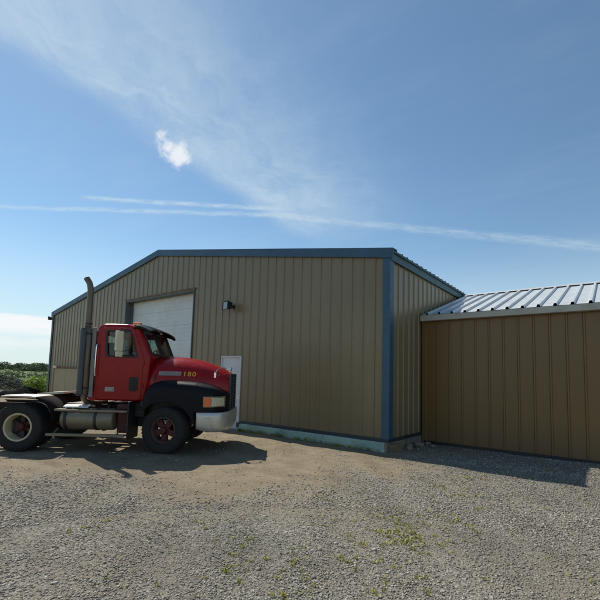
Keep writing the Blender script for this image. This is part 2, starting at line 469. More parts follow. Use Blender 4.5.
t1 = trail((-2.971, .736), (-1.655, 1.774), .05, .06, .55, 1.3, -.6, 1.15)
t2 = trail((-2.42, .95), (-1.595, 1.707), .05, .05, .70, 4.1, .0, 1.1)
t3 = trail((-1.655, 1.774), (-.05, 3.549), .07, .14, .42, 7.7, -.05, 2.)
# broad thin cirrus sheet fanning from the upper left down to the contrails
al, ac, L = line_coords((-1.46, .56), (-1.74, 2.37))
t = mth('DIVIDE', al, L)
warp = mth('MULTIPLY', mth('SUBTRACT', wn(uv, 2.2, 6), .5), .36)
ac2 = mth('ADD', ac, warp)
rgt = mth('MULTIPLY', ac2, -1.)                       # the sheet lies to the right of a fairly sharp edge
cir = mth('MULTIPLY', sstep(rgt, -.10, .10), sstep(rgt, .95, .12))
wv = wn(uv, 3.1, 4)
fib = sstep(wn(comb(mth('ADD', mth('MULTIPLY', al, 1.8), wv), mth('ADD', mth('MULTIPLY', ac, 3.2), mth('MULTIPLY', wv, 1.6)), 2.2), 1.5, 9, .66), .25, .80)
soft = wn(comb(U, V_, 5.5), 1.7, 6, .6)
fib = mth('MULTIPLY_ADD', fib, .6, mth('MULTIPLY', soft, .5), clamp=True)
cir = mth('MULTIPLY', mth('MULTIPLY', cir, fib), mth('MULTIPLY', mth('MULTIPLY', sstep(t, -1.0, .0), sstep(t, 1.15, .6)), .74))
# faint veils over the rest of the layer
veil = mth('MULTIPLY', sstep(wn(comb(mth('MULTIPLY', U, .6), mth('MULTIPLY', V_, 1.5), 9.), 1.1, 9, .66), .46, .82), .13)
# small bright cumulus fragment
def near(c, rad, soft):
    n = nd(nt, 'ShaderNodeVectorMath', operation='DISTANCE'); nt.links.new(dirv, n.inputs[0]); n.inputs[1].default_value = c
    return n.outputs['Value']
dc = near((-.7385, .4697, .4839), 0, 0)
cn = wn(dirv, 38, 7, .6); cn2 = wn(dirv, 14, 3, .5)
dl = [near(c, 0, 0) for c in ((-.7425, .4460, .4995), (-.7350, .4850, .4735), (-.7420, .4660, .4820))]
dc2 = mth('MINIMUM', mth('ADD', dl[0], .010), mth('MINIMUM', dl[1], mth('ADD', dl[2], .004)))
dc2 = mth('ADD', dc2, mth('MULTIPLY', mth('SUBTRACT', cn, .5), .062))
dc2 = mth('ADD', dc2, mth('MULTIPLY', mth('SUBTRACT', cn2, .5), .03))
puff = mth('MULTIPLY', mth('POWER', sstep(dc2, .031, .004), .9), .80)
# low bank of cloud along the horizon, to the left
az = mth('ARCTAN2', sep.outputs['X'], sep.outputs['Y'])
el = mth('ARCSINE', sep.outputs['Z'])
bn = wn(comb(mth('MULTIPLY', az, 5), mth('MULTIPLY', el, 26), 3.3), 1.6, 8, .58)
top = mth('MULTIPLY_ADD', bn, .075, .068)
bank = mth('MULTIPLY', sstep(mth('SUBTRACT', top, el), -.004, .012), sstep(el, .060, .088))
bank2 = mth('MULTIPLY', sstep(bn, .38, .62), mth('MULTIPLY', sstep(el, .012, .05), sstep(el, .10, .065)))
bank = mth('MAXIMUM', mth('MULTIPLY', bank, .92), mth('MULTIPLY', bank2, .45))
haze = mth('MULTIPLY', sstep(el, .34, .0), .82)
tot = cir
for x in (veil, t1, t2, t3, haze): tot = mth('SUBTRACT', mth('ADD', tot, x), mth('MULTIPLY', tot, x))
skyc = mixc(nt, 1., sky.outputs[0], (.935, 1.045, .99), 'MULTIPLY')     # white balance of the daylight
c1 = mixc(nt, tot, skyc, (5.2, 6.2, 6.7))
c2 = mixc(nt, mth('MAXIMUM', puff, bank), c1, (7.6, 7.7, 7.8))
nt.links.new(c2, bg.inputs['Color']); bg.inputs['Strength'].default_value = .098

S.view_settings.view_transform = 'Standard'; S.view_settings.look = 'None'
S.view_settings.exposure = 0.34; S.view_settings.gamma = 1.0; S.view_settings.use_curve_mapping = False
S.render.engine = 'CYCLES'; S.cycles.max_bounces = 8; S.cycles.transparent_max_bounces = 12

# ------------------------------------------------------------------ ground
def dirt_amount(x, y):
    """1 on the packed dirt by the truck and the front wall, 0 on the gravel"""
    pts = [(-6.5, -9.8), (-2.87, -6.88), (-2.0, -6.1), (-1.2, -5.9), (-.2, -5.35), (.55, -4.7), (.82, -3.7), (.94, -2.26), (1.14, -.89), (1.2, 1.)]
    # signed distance to the poly-line: the dirt lies on its left
    best = np.full(np.shape(x), 1e9); sg = np.zeros(np.shape(x))
    for (ax, ay), (bx, by) in zip(pts, pts[1:]):
        dx, dy = bx - ax, by - ay; L2 = dx * dx + dy * dy
        t = np.clip(((x - ax) * dx + (y - ay) * dy) / L2, 0, 1)
        px, py = ax + t * dx, ay + t * dy
        d = np.hypot(x - px, y - py); s = np.sign(dx * (y - ay) - dy * (x - ax))
        m = d < best; best = np.where(m, d, best); sg = np.where(m, s, sg)
    n = sum(a * np.sin(x * f * 1.1 + p + 1.7 * np.sin(y * f * .7 + p * 2)) * np.cos(y * f + p * 3 + 1.3 * np.sin(x * f * .8)) for a, f, p in ((.55, .9, .4), (.40, 2.1, 1.9), (.25, 4.7, 3.3), (.14, 9.5, 5.1)))
    return np.clip(.5 + sg * best / 3.0 + .42 * n * np.exp(-best / 6.), 0, 1)

def ground_z(x, y):
    x = np.asarray(x, float); y = np.asarray(y, float)
    far = np.clip((np.hypot(x + 5, y + 2) - 24) / 60, 0, 1)
    z = .012 * np.sin(x * 2.1 + 1.3 * np.sin(y * 1.7)) * np.cos(y * 1.9 + x * .6) + .006 * np.sin(x * 6.3 + y * 4.1)
    return z * (1 - far)

def axis(lo, hi, fine_lo, fine_hi, step, grow=1.35):
    a = list(np.arange(fine_lo, fine_hi + 1e-6, step)); d = step
    while a[-1] < hi: d *= grow; a.append(a[-1] + d)
    d = step
    while a[0] > lo: d *= grow; a.insert(0, a[0] - d)
    return np.array(a)
gx = axis(-900, 700, -9, 8, .16); gy = axis(-300, 900, -10, 3.5, .16)
X, Y = np.meshgrid(gx, gy, indexing='xy'); Z = ground_z(X, Y)
ny, nx = X.shape
co = np.stack([X, Y, Z], -1).reshape(-1, 3)
idx = np.arange(nx * ny).reshape(ny, nx)
fc = np.stack([idx[:-1, :-1], idx[:-1, 1:], idx[1:, 1:], idx[1:, :-1]], -1).reshape(-1, 4)
def np_mesh(name, co, fc):
    me = bpy.data.meshes.new(name); k = fc.shape[1]
    me.vertices.add(len(co)); me.vertices.foreach_set('co', np.ascontiguousarray(co, dtype=np.float32).ravel())
    me.loops.add(fc.size); me.loops.foreach_set('vertex_index', np.ascontiguousarray(fc, dtype=np.int32).ravel())
    me.polygons.add(len(fc)); me.polygons.foreach_set('loop_start', np.arange(0, fc.size, k, dtype=np.int32))
    me.update(calc_edges=True); me.validate()
    return me
def attr(me, name, vals, dom='POINT'):
    a = me.attributes.new(name, 'FLOAT', dom); a.data.foreach_set('value', np.ascontiguousarray(vals, dtype=np.float32).ravel())
gm = np_mesh('ground', co, fc)
attr(gm, 'dirt', dirt_amount(co[:, 0], co[:, 1]))
attr(gm, 'field', np.clip((np.hypot((co[:, 0] - 0), (co[:, 1] + 2)) - 27) / 6, 0, 1))
tag(link('ground', gm, M['ground'], smooth=True), kind='structure')

# ------------------------------------------------------------------ gravel stones and weeds
ico = bmesh.new(); bmesh.ops.create_icosphere(ico, subdivisions=1, radius=1)
ICO_V = np.array([v.co[:] for v in ico.verts]); ICO_F = np.array([[v.index for v in q.verts] for q in ico.faces]); ico.free()
CAMXY = np.array([4.286, -8.967])
def scatter_stones(n, dmin, dmax, smin, smax, az0, az1, keep_dirt, tone_pow=1.):
    out = []
    fwd = math.atan2(math.cos(yaw), -math.sin(yaw))
    while len(out) < n:
        k = 4 * n
        d = dmin + (dmax - dmin) * rng.random(k) ** 1.15; a = fwd + rng.uniform(az0, az1, k)
        x = CAMXY[0] + d * np.cos(a); y = CAMXY[1] + d * np.sin(a)
        da = dirt_amount(x, y)
        p = np.maximum(keep_dirt, (1 - da) ** 1.3)
        ok = rng.random(k) < np.where(da > .9, keep_dirt * .6, p)
        ok &= ~((y > -.17) & (x < .12)) & (y < 1.95) & (x > -14)
        for i in np.nonzero(ok)[0]:
            out.append((x[i], y[i]))
            if len(out) >= n: break
    q = np.array(out)
    s = smin + (smax - smin) * rng.random(n) ** 2.6
    return q, s
def stones_mesh(sets):
    VV, FF, TT = [], [], []; base = 0
    for q, s in sets:
        n = len(q)
        v = ICO_V[None] * (1 + rng.uniform(-.38, .30, (n, 12, 1)))
        sc = np.stack([rng.uniform(.7, 1.35, n), rng.uniform(.7, 1.2, n), rng.uniform(.35, .65, n)], -1)
        v = v * sc[:, None, :] * s[:, None, None]
        a = rng.uniform(0, 2 * PI, n); ti = rng.uniform(-.5, .5, n)
        c, sn = np.cos(ti), np.sin(ti); y_, z_ = v[..., 1].copy(), v[..., 2].copy()
        v[..., 1] = y_ * c[:, None] - z_ * sn[:, None]; v[..., 2] = y_ * sn[:, None] + z_ * c[:, None]
        c, sn = np.cos(a), np.sin(a); x_, y_ = v[..., 0].copy(), v[..., 1].copy()
        v[..., 0] = x_ * c[:, None] - y_ * sn[:, None]; v[..., 1] = x_ * sn[:, None] + y_ * c[:, None]
        v[..., 0] += q[:, :1]; v[..., 1] += q[:, 1:2]
        v[..., 2] += (ground_z(q[:, 0], q[:, 1]) + s * .22)[:, None]
        VV.append(v.reshape(-1, 3)); FF.append((ICO_F[None] + (base + 12 * np.arange(n))[:, None, None]).reshape(-1, 3)); base += 12 * n
        TT.append(np.repeat(np.clip(rng.beta(.95, 1.0, n) + np.where(rng.random(n) < .012, .6, 0), 0, 1), 12))
    me = np_mesh('gravel_stones', np.concatenate(VV), np.concatenate(FF)); attr(me, 'tone', np.concatenate(TT))
    return me
A = .72
sets = [scatter_stones(66000, 2.3, 5.6, .004, .0135, -A, A, .03), scatter_stones(40000, 5.4, 9.5, .0055, .018, -A, A, .025),
        scatter_stones(8000, 9., 16, .009, .024, -A, A, .03), scatter_stones(200, 2.6, 11, .015, .030, -A, A, .3)]
tag(link('gravel_stones', stones_mesh(sets), M['stone']), 'loose grey crushed stones scattered over the yard', 'gravel', kind='stuff')

def blades_mesh(name, spots):
    VV, FF, TT = [], [], []
    for (x, y, r, n, h) in spots:
        for _ in range(n):
            a = random.uniform(0, 2 * PI); d = r * math.sqrt(random.random())
            px, py = x + d * math.cos(a), y + d * math.sin(a); pz = float(ground_z(px, py))
            b = random.uniform(0, 2 * PI); hh = h * random.uniform(.25, 1.0); w = random.uniform(.003, .007); ln = random.uniform(.3, 1.1) * hh
            t = random.random(); dx, dy = math.cos(b), math.sin(b); k = len(VV)
            VV += [(px - dy * w, py + dx * w, pz), (px + dy * w, py - dx * w, pz),
                   (px + dx * ln * .4 + dy * w * .9, py + dy * ln * .4 - dx * w * .9, pz + hh * .7), (px + dx * ln * .4 - dy * w * .9, py + dy * ln * .4 + dx * w * .9, pz + hh * .7),
                   (px + dx * ln + dy * w * .2, py + dy * ln - dx * w * .2, pz + hh * .85), (px + dx * ln - dy * w * .2, py + dy * ln + dx * w * .2, pz + hh * .85)]
            FF += [(k, k + 1, k + 2, k + 3), (k + 3, k + 2, k + 4, k + 5)]; TT += [t] * 6
    me = np_mesh(name, np.array(VV), np.array(FF)); attr(me, 'tone', TT)
    return me
WE = [[1.25, -6.01], [1.5, -6.15], [1.88, -5.95], [2.04, -6.06], [-.2, -6.68], [1.69, -6.4], [.58, -5.89], [1.85, -4.3], [2.2, -4.4], [2.33, -4.49], [2.45, -4.61],
      [2.56, -4.76], [2.29, -3.85], [2.48, -3.67], [2.71, -3.8], [2.86, -3.92], [2.04, -2.36], [2.02, -1.69], [2.21, -1.3], [2.58, .18], [2.53, -5.32], [2.43, -4.77], [1.1, -4.12],
      [2.74, -5.94], [2.83, -5.77], [2.2, -6.21], [2.28, -5.54], [2.4, -2.55], [2.82, -3.09], [3.23, .58], [2.79, 1.21], [2.34, -6.39], [1.44, -4.88], [2.22, -6.49]]
spots = []
for x, y in WE:
    for _ in range(random.randint(3, 6)):
        spots.append((x + random.gauss(0, .11), y + random.gauss(0, .11), random.uniform(.02, .06), random.randint(4, 13), random.uniform(.025, .055)))
for _ in range(60):
    spots.append((random.gauss(2.42, .30), random.gauss(-4.55, .45), random.uniform(.02, .07), random.randint(4, 14), random.uniform(.025, .055)))
for _ in range(150):
    d = random.uniform(3, 10); a = math.atan2(math.cos(yaw), -math.sin(yaw)) + random.uniform(-.66, .5)
    x, y = CAMXY[0] + d * math.cos(a), CAMXY[1] + d * math.sin(a)
    if y < 1.5 and not (x < .2 and y > -.2) and dirt_amount(x, y) < .75: spots.append((x, y, .025, random.randint(2, 7), .04))
for _ in range(150):                                   # along the foot of the green foundation
    x = -4.9 + 4.8 * random.random() ** 1.6
    spots.append((x, -.19 - random.random() * .05, .04, random.randint(3, 9), random.uniform(.05, .17)))
tag(link('weeds', blades_mesh('weeds', spots), M['weed']), 'small yellow-green weeds growing through the gravel', 'weeds', kind='stuff')

# ------------------------------------------------------------------ large steel building with blue trim
WID, ZE, ZR = 20.23, 4.913, 6.653
def roof_z(x): return ZE + (ZR - ZE) * (1 - abs(x + WID / 2) / (WID / 2))
bd = empty('metal_warehouse', (0, 0, 0), 0, 'large khaki ribbed steel warehouse with gable front and blue trim', 'warehouse')
OD = (-12.45, -7.66, -.05, 4.80); PD = (-6.06, -5.08, -.05, 2.33); TD = (-19.45, -16.70, -.05, 1.86)
b = bmesh.new()
ribbed(b, -WID, 0, .22, lambda x: roof_z(x) - .05, [OD, PD, TD], .337, .026, lambda a, h, z: (a, -h, z), start=-.05)
bm_obj('front_wall', b, M['tan'], bd)
b = bmesh.new()
ribbed(b, 0, 26, .22, lambda y: ZE - .06, [], .337, .026, lambda a, h, z: (h, a, z), start=.20)
bm_obj('side_wall', b, M['tan'], bd)
b = bmesh.new()
ribbed(b, 0, 26, .22, lambda y: ZE - .06, [], .337, .026, lambda a, h, z: (-WID - h, a, z), start=.20)
bm_obj('side_wall', b, M['tan'], bd)
b = bmesh.new()
ribbed(b, -WID, 0, .22, lambda x: roof_z(x) - .05, [], .337, .026, lambda a, h, z: (a, 26 + h, z), start=-.05)
bm_obj('rear_wall', b, M['tan'], bd)
# roof: two ribbed slopes
for sgn in (0, 1):
    b = bmesh.new()
    def put(a, h, t, sgn=sgn):
        x = (.10 - t) if sgn == 0 else (-WID - .10 + t)
        return (x, a, ZE - .017 + (t) * (ZR - ZE) / (WID / 2) + h)
    ribbed(b, -.06, 26.06, 0, lambda y: WID / 2 + .10, [], .337, .032, put, start=.20)
    bm_obj('roof_slope', b, M['darkroof'], bd)
# rake trim along the gable: an angle of sheet metal, face and top leg
def rake(sign):
    b = bmesh.new()
    pts = [(-WID / 2, ZR), (.13 if sign > 0 else -WID - .13, ZE - .022)]
    (xa, za), (xb, zb) = pts
    for y0, y1, dt, db in ((-.075, -.045, .035, -.215), (-.045, .16, .035, .008)):
        a = [(xa, y0, za + dt), (xb, y0, zb + dt), (xb, y0, zb + db), (xa, y0, za + db)]
        c = [(x, y1, z) for x, _, z in a]
        va = [b.verts.new(q) for q in a]; vc = [b.verts.new(q) for q in c]
        b.faces.new(va); b.faces.new(vc[::-1])
        for k in range(4): b.faces.new((va[k], vc[k], vc[(k + 1) % 4], va[(k + 1) % 4]))
    return b
bm_obj('rake_trim', rake(1), M['blue'], bd); bm_obj('rake_trim', rake(-1), M['blue'], bd)
# eave trim along the right side wall
b = bmesh.new(); box(b, .036, .075, -.04, 26, ZE - .27, ZE - .045); box(b, .075, .125, -.04, 26, ZE - .085, ZE - .045); bm_obj('eave_trim', b, M['teal'], bd)
b = bmesh.new(); box(b, -WID - .075, -WID - .036, -.04, 26, ZE - .27, ZE - .045); bm_obj('eave_trim', b, M['teal'], bd)
# corner trims
for x0, x1, sx in ((-.15, .046, 1), (-WID - .046, -WID + .15, -1)):
    b = bmesh.new(); box(b, x0, x1, -.046, -.034, .24, ZE - .20)
    xo = .034 if sx > 0 else -WID - .046
    box(b, xo, xo + .012, -.034, .17, .24, ZE - .27)
    bm_obj('corner_trim', b, M['blue' if sx > 0 else 'teal'], bd)
# base trim
for q in ((-WID, TD[0], -.052, .0), (TD[1], OD[0] - .02, -.052, .0), (OD[1] + .02, PD[0] - .06, -.052, .0), (PD[1] + .14, -.0, -.052, .0), (.0, .052, -.052, 2.03)):
    b = bmesh.new(); box(b, *q, .215, .29); bm_obj('base_trim', b, M['darktrim'], bd)
# foundation
for x0, x1 in ((-WID, TD[0]), (TD[1], OD[0]), (OD[1], PD[0]), (PD[1], -.02)):
    b = bmesh.new(); n = max(2, int((x1 - x0) / .3)); rows = []
    for k in range(n + 1):
        x = x0 + (x1 - x0) * k / n; w = random.uniform(-.008, .008)
        rows.append([(x, .02, .212), (x, -.13 + w, .210 + w * .5), (x, -.145 + w, .19), (x, -.15 - w, .05), (x, -.15 + w, -.1), (x, .02, -.1)])
    grid(b, rows); 
    for rw in (rows[0], rows[-1]): b.faces.new([b.verts.new(q) for q in rw])
    bmesh.ops.remove_doubles(b, verts=b.verts, dist=.0001)
    bm_obj('foundation', b, M['green_found'], bd)
for q in ((-.018, .03, -.14, 26), (-WID - .05, -WID, 0, 26)):
    b = bmesh.new(); box(b, *q, -.1, .213); bm_obj('side_foundation', b, M['concrete'], bd)

# overhead door in its recess
od = bmesh.new()
zz = OD[2]; n = 8; hh = (OD[3] - OD[2]) / n
for k in range(n):
    z0 = zz + k * hh
    box(od, -12.40, -7.70, .285, .33, z0 + .002, z0 + hh - .002, .003, 1)
    for j in range(3): box(od, -12.38, -7.72, .279, .287, z0 + hh * (.22 + .28 * j) - .012, z0 + hh * (.22 + .28 * j) + .012)
bm_obj('overhead_door', od, M['door_white'], bd)
b = bmesh.new()
box(b, OD[0], OD[0] + .04, -.045, .40, OD[2], OD[3]); box(b, OD[1] - .04, OD[1], -.045, .40, OD[2], OD[3]); box(b, OD[0] + .04, OD[1] - .04, -.04, .40, OD[3] - .06, OD[3] - .002)
for xj in (OD[0] + .04, OD[1] - .12): box(b, xj, xj + .08, .20, .27, OD[2], OD[3] - .06)
bm_obj('overhead_door_frame', b, M['jamb'], bd)
b = bmesh.new(); box(b, OD[0] - .06, OD[1] + .06, -.052, -.034, OD[3] - .01, OD[3] + .055); bm_obj('door_header', b, M['rust_head'], bd)
# personnel door
b = bmesh.new(); box(b, PD[0] + .05, PD[1] - .05, .01, .055, .0, PD[3] - .05, .006, 1); dr = bm_obj('door', b, M['door_white'], bd)
b = bmesh.new(); tube(b, [(PD[1] - .13, .01, 1.02), (PD[1] - .13, -.05, 1.02), (PD[1] - .13, -.05, 1.02)], .016, 10)
tube(b, [(PD[1] - .13, -.045, 1.02), (PD[1] - .23, -.05, 1.02)], .011, 8); tube(b, [(PD[1] - .13, .012, 1.15), (PD[1] - .13, -.012, 1.15)], .024, 12)
box(b, PD[1] - .165, PD[1] - .095, .004, .012, .95, 1.09); bm_obj('handle', b, M['chrome'], dr)
b = bmesh.new()
box(b, PD[0] + .02, PD[0] + .05, -.04, .10, -.05, PD[3]); box(b, PD[1] - .05, PD[1], -.04, .10, -.05, PD[3]); box(b, PD[0] + .05, PD[1] - .05, -.04, .10, PD[3] - .05, PD[3])
bm_obj('door_frame', b, M['door_white'], bd)
b = bmesh.new(); box(b, PD[0] - .02, PD[1] + .02, -.17, .10, -.1, -.004); bm_obj('door_sill', b, M['concrete'], bd)
b = bmesh.new(); box(b, PD[1] + .01, PD[1] + .13, -.15, -.055, .0, .24, .01, 1); bm_obj('sill_end_box', b, M['black'], bd)
# flat tan panel closing an old low doorway
b = bmesh.new()
for x0, x1 in ((TD[0] + .02, -18.09), (-18.07, TD[1] - .02)): box(b, x0, x1, -.02, .01, .0, TD[3] - .04, .004, 1)
bm_obj('low_door', b, M['door_tan'], bd)
b = bmesh.new(); box(b, TD[0] + .1, TD[0] + .45, -.17, -.092, TD[3] - .03, TD[3] + .09, .02, 2); bm_obj('low_door_lamp', b, M['white'], bd)
b = bmesh.new(); box(b, TD[0] - .1, TD[1] + .1, -.09, -.035, TD[3] - .03, TD[3] + .05); bm_obj('low_door_header', b, M['rust_head'], bd)
# inner dark lining so that no daylight leaks round the doors
b = bmesh.new(); box(b, -WID + .3, -.3, .45, .50, -.05, 4.8); bm_obj('lining_wall', b, M['jamb'], bd)

# wall-mounted floodlights
def floodlight(loc, rz, label, sc=1.):
    t = empty('floodlight', loc, rz, label, 'floodlight', 'floodlights on the warehouse')
    t.scale = (sc,) * 3
    b = bmesh.new(); box(b, -.07, .07, -.03, .03, -.07, .07, .01, 1); tube(b, [(0, -.03, 0), (0, -.13, .01)], .03, 10); bm_obj('wall_bracket', b, M['black'], t)
    b = bmesh.new()
    rows = []
    for y, w, h in ((-.10, .10, .07), (-.13, .15, .11), (-.22, .17, .13), (-.36, .21, .155)):
        rows.append([(w * x, y, h * z + .01) for x, z in ((-1, -1), (1, -1), (1, 1), (-1, 1), (-1, -1))])
    grid(b, rows); b.faces.new([b.verts.new(q) for q in rows[0][:4]])
    bmesh.ops.remove_doubles(b, verts=b.verts, dist=.0005)
    h = bm_obj('lamp_housing', b, M['black'], t)
    b = bmesh.new(); box(b, -.195, .195, -.352, -.33, -.13, .15, .006, 1); bm_obj('lens', b, M['lens_glass'], t)
    b = bmesh.new()
    for q in ((-.21, .21, -.375, -.345, .158, .18), (-.21, .21, -.375, -.345, -.165, -.142), (-.215, -.195, -.375, -.345, -.142, .158), (.195, .215, -.375, -.345, -.142, .158)): box(b, *q)
    bm_obj('lens_frame', b, M['black'], t)
    return t
fl = floodlight((-5.55, -.03, 3.96), R(-14), 'black floodlight with a pale lens mounted high between the two white doors', .85)
fl2 = floodlight((-WID - .03, -.02, 4.58), R(-60), 'small floodlight sticking out from the top of the far left building corner', .55)

# ------------------------------------------------------------------ brown lean-to building with metal roof
ax = empty('brown_shed', (0, 2.08, 0), 0, 'brown ribbed metal shed with pale galvanised roof beside the warehouse', 'shed')
AW, AH, AD, ARZ, ADD = 9.6, 3.57, 3.88, 4.77, 7.8      # length, wall top, run to ridge, ridge height, depth
b = bmesh.new(); ribbed(b, .06, AW, -.05, lambda x: AH - .09, [], .333, .026, lambda a, h, z: (a, -h, z), start=.13); bm_obj('front_wall', b, M['brown'], ax)
b = bmesh.new(); ribbed(b, 0, ADD, -.05, lambda y: AH - .1 + (ARZ - AH) * (1 - abs(y - AD) / AD), [], .333, .026, lambda a, h, z: (AW + h, a, z), start=.2); bm_obj('side_wall', b, M['brown'], ax)
b = bmesh.new(); ribbed(b, .06, AW, -.05, lambda x: AH - .09, [], .333, .026, lambda a, h, z: (a, ADD + h, z), start=.13); bm_obj('rear_wall', b, M['brown'], ax)
slope = (ARZ - AH) / AD
for sgn in (0, 1):
    b = bmesh.new()
    def put(a, h, t, sgn=sgn):
        y = (-.22 + t) if sgn == 0 else (ADD + .22 - t)
        return (a, y, AH + .02 + (t - .22) * slope + h)
    ribbed(b, .08, AW + .25, 0, lambda x: AD + .22, [], .335, .058, put, start=.25, rw=.042, rt=.024)
    bm_obj('roof_slope', b, M['galv'], ax)
b = bmesh.new()
rows = [[(x, AD - .20, ARZ + .02 + .045 - .2 * slope), (x, AD, ARZ + .085), (x, AD + .20, ARZ + .02 + .045 - .2 * slope)] for x in (.09, AW + .25)]
grid(b, rows); bm_obj('ridge_cap', b, M['galv'], ax)
b = bmesh.new(); box(b, .06, AW + .25, -.215, -.19, AH - .205, AH - .055); box(b, .06, AW + .25, -.19, -.04, AH - .205, AH - .185)
bm_obj('fascia', b, M['fascia'], ax)
b = bmesh.new(); box(b, .06, AW, -.05, -.036, -.04, .07); bm_obj('base_trim', b, M['black'], ax)
b = bmesh.new(); box(b, .055, .12, -.06, -.035, .0, AH - .21); bm_obj('corner_trim', b, M['brown'], ax)

# debris beneath the raised base of the side wall
def rock(name, loc, s, mat, label, group=None, seed=0, flat=.7):
    rnd = random.Random(seed); b = bmesh.new(); bmesh.ops.create_icosphere(b, subdivisions=2, radius=1)
    for v in b.verts: v.co *= 1 + .22 * math.sin(v.co.x * 5 + seed) * math.cos(v.co.y * 4 + seed * 2) + rnd.uniform(-.1, .1)
    bmesh.ops.scale(b, vec=(s * rnd.uniform(.8, 1.3), s * rnd.uniform(.8, 1.2), s * flat), verts=b.verts)
    o = bm_obj(name, b, mat); o.location = (loc[0], loc[1], loc[2] + s * flat * .6); o.rotation_euler = (0, 0, rnd.uniform(0, 6))
    return tag(o, label, 'rock', group)
b = bmesh.new(); box(b, -.21, .21, -.055, .055, 0, .17, .012, 2); o = bm_obj('wood_block', b, M['wood']); o.location = (.10, .17, .0); o.rotation_euler = (0, 0, R(78))
tag(o, 'weathered wooden block on the ground under the warehouse corner', 'wood block')
LB = ['largest pale concrete chunk in the dark corner between the two buildings', 'small concrete chunk touching the brown shed wall in the corner', 'squat concrete chunk next to the wooden block',
      'concrete chunk lying furthest out from the corner on the gravel', 'flat concrete chunk tucked under the warehouse side wall']
for k, (x, y, s) in enumerate(((.27, 1.25, .12), (.30, 1.78, .07), (.26, .62, .085), (.55, 1.50, .06), (.14, .95, .09))):
    rock('concrete_chunk', (x, y, 0), s, M['concrete'], LB[k], 'concrete chunks in the corner between the buildings', k + 3)

# ------------------------------------------------------------------ red tractor truck
HEAD = R(40.4)
tr = empty('semi_truck', (-3.988, -3.046, 0), HEAD, 'red day-cab semi truck with navy fenders and a tall exhaust stack', 'truck')
NEAR = -1
# --- wheels
TYRE = [(.285, -.10), (.30, -.125), (.36, -.148), (.43, -.150), (.468, -.138), (.490, -.118), (.496, -.10), (.497, -.072), (.484, -.068), (.484, -.060), (.498, -.056), (.499, -.022), (.486, -.018), (.486, -.010), (.499, -.006)]
TYRE = TYRE + [(r, -y) for r, y in reversed(TYRE)]
def tyre_bm(yo=0., n=64):
    b = bmesh.new(); lathe_y(b, TYRE + [(.27, .09), (.27, -.09)], n, (0, yo, 0), True)
    return b
def add_tyre(par, yo):
    b = tyre_bm(yo)
    # side lugs at the shoulder
    for k in range(40):
        a = 2 * PI * k / 40
        for s in (-1, 1):
            m = Matrix.Rotation(a, 4, 'Y') @ Matrix.Translation((.478, yo + s * .128, 0)) @ Matrix.Rotation(s * R(-50), 4, 'Z') @ Matrix.Diagonal((.022, .030, .042, 1))
            bmesh.ops.create_cube(b, size=1, matrix=m)
    return bm_obj('tyre', b, M['tyre'], par, True, 35)
def wheel_front(side):
    w = empty('wheel', (0, side * 1.045, .497), R(-14), parent=tr)
    add_tyre(w, 0)
    o = side
    b = bmesh.new(); lathe_y(b, [(.285, o * .11), (.262, o * .125), (.245, o * .10), (.235, o * .02), (.235, -o * .10)], 48); bm_obj('rim', b, M['rim_grey'], w, True, 40)
    b = bmesh.new()
    lathe_y(b, [(0.001, o * .135), (.055, o * .135), (.07, o * .12), (.075, o * .07), (.10, o * .06), (.115, o * .03), (.115, -o * .08), (.001, -o * .08)], 32)
    for k in range(5):
        a = 2 * PI * k / 5 + .3
        m = Matrix.Rotation(a, 4, 'Y') @ Matrix.Translation((.165, o * .035, 0)) @ Matrix.Diagonal((.15, .07, .125, 1))
        bmesh.ops.create_cube(b, size=1, matrix=m)
        tube(b, [(Matrix.Rotation(a, 4, 'Y') @ Vector((.215, o * .06, 0))), (Matrix.Rotation(a, 4, 'Y') @ Vector((.215, o * .10, 0)))], .018, 6)
    bm_obj('hub', b, M['red_dull'], w)
    return w
def wheel_rear(side):
    w = empty('wheel', (-3.02, side * 1.035, .497), 0, parent=tr)
    add_tyre(w, 0); add_tyre(w, -side * .335)
    o = side
    b = bmesh.new(); lathe_y(b, [(.29, o * .10), (.295, o * .128), (.283, o * .136), (.258, o * .125), (.25, o * .06), (.243, -o * .04), (.243, -o * .10)], 48); bm_obj('rim', b, M['cream'], w, True, 40)
    b = bmesh.new(); lathe_y(b, [(.28, -o * .24), (.25, -o * .24), (.245, -o * .1), (.22, -o * .12), (.05, -o * .13)], 40); bm_obj('inner_rim', b, M['grease'], w, True, 40)
    b = bmesh.new()
    lathe_y(b, [(0.001, o * .06), (.06, o * .06), (.075, o * .05), (.08, -o * .01), (.10, -o * .03), (.12, -o * .10), (.12, -o * .2)], 32)
    for k in range(6):
        a = 2 * PI * k / 6 + .2
        p = Matrix.Rotation(a, 4, 'Y') @ Vector((.045, o * .06, 0)); q = Matrix.Rotation(a, 4, 'Y') @ Vector((.045, o * .075, 0)); tube(b, [p, q], .009, 6)
    bm_obj('hub', b, M['red_dull'], w)
    b = bmesh.new()
    for k in range(6):
        m = Matrix.Rotation(2 * PI * k / 6 + .5, 4, 'Y') @ Matrix.Translation((.165, -o * .075, 0)) @ Matrix.Diagonal((.17, .06, .075, 1)); bmesh.ops.create_cube(b, size=1, matrix=m)
    bm_obj('spokes', b, M['grease'], w)
    return w
for s in (-1, 1): wheel_front(s); wheel_rear(s)
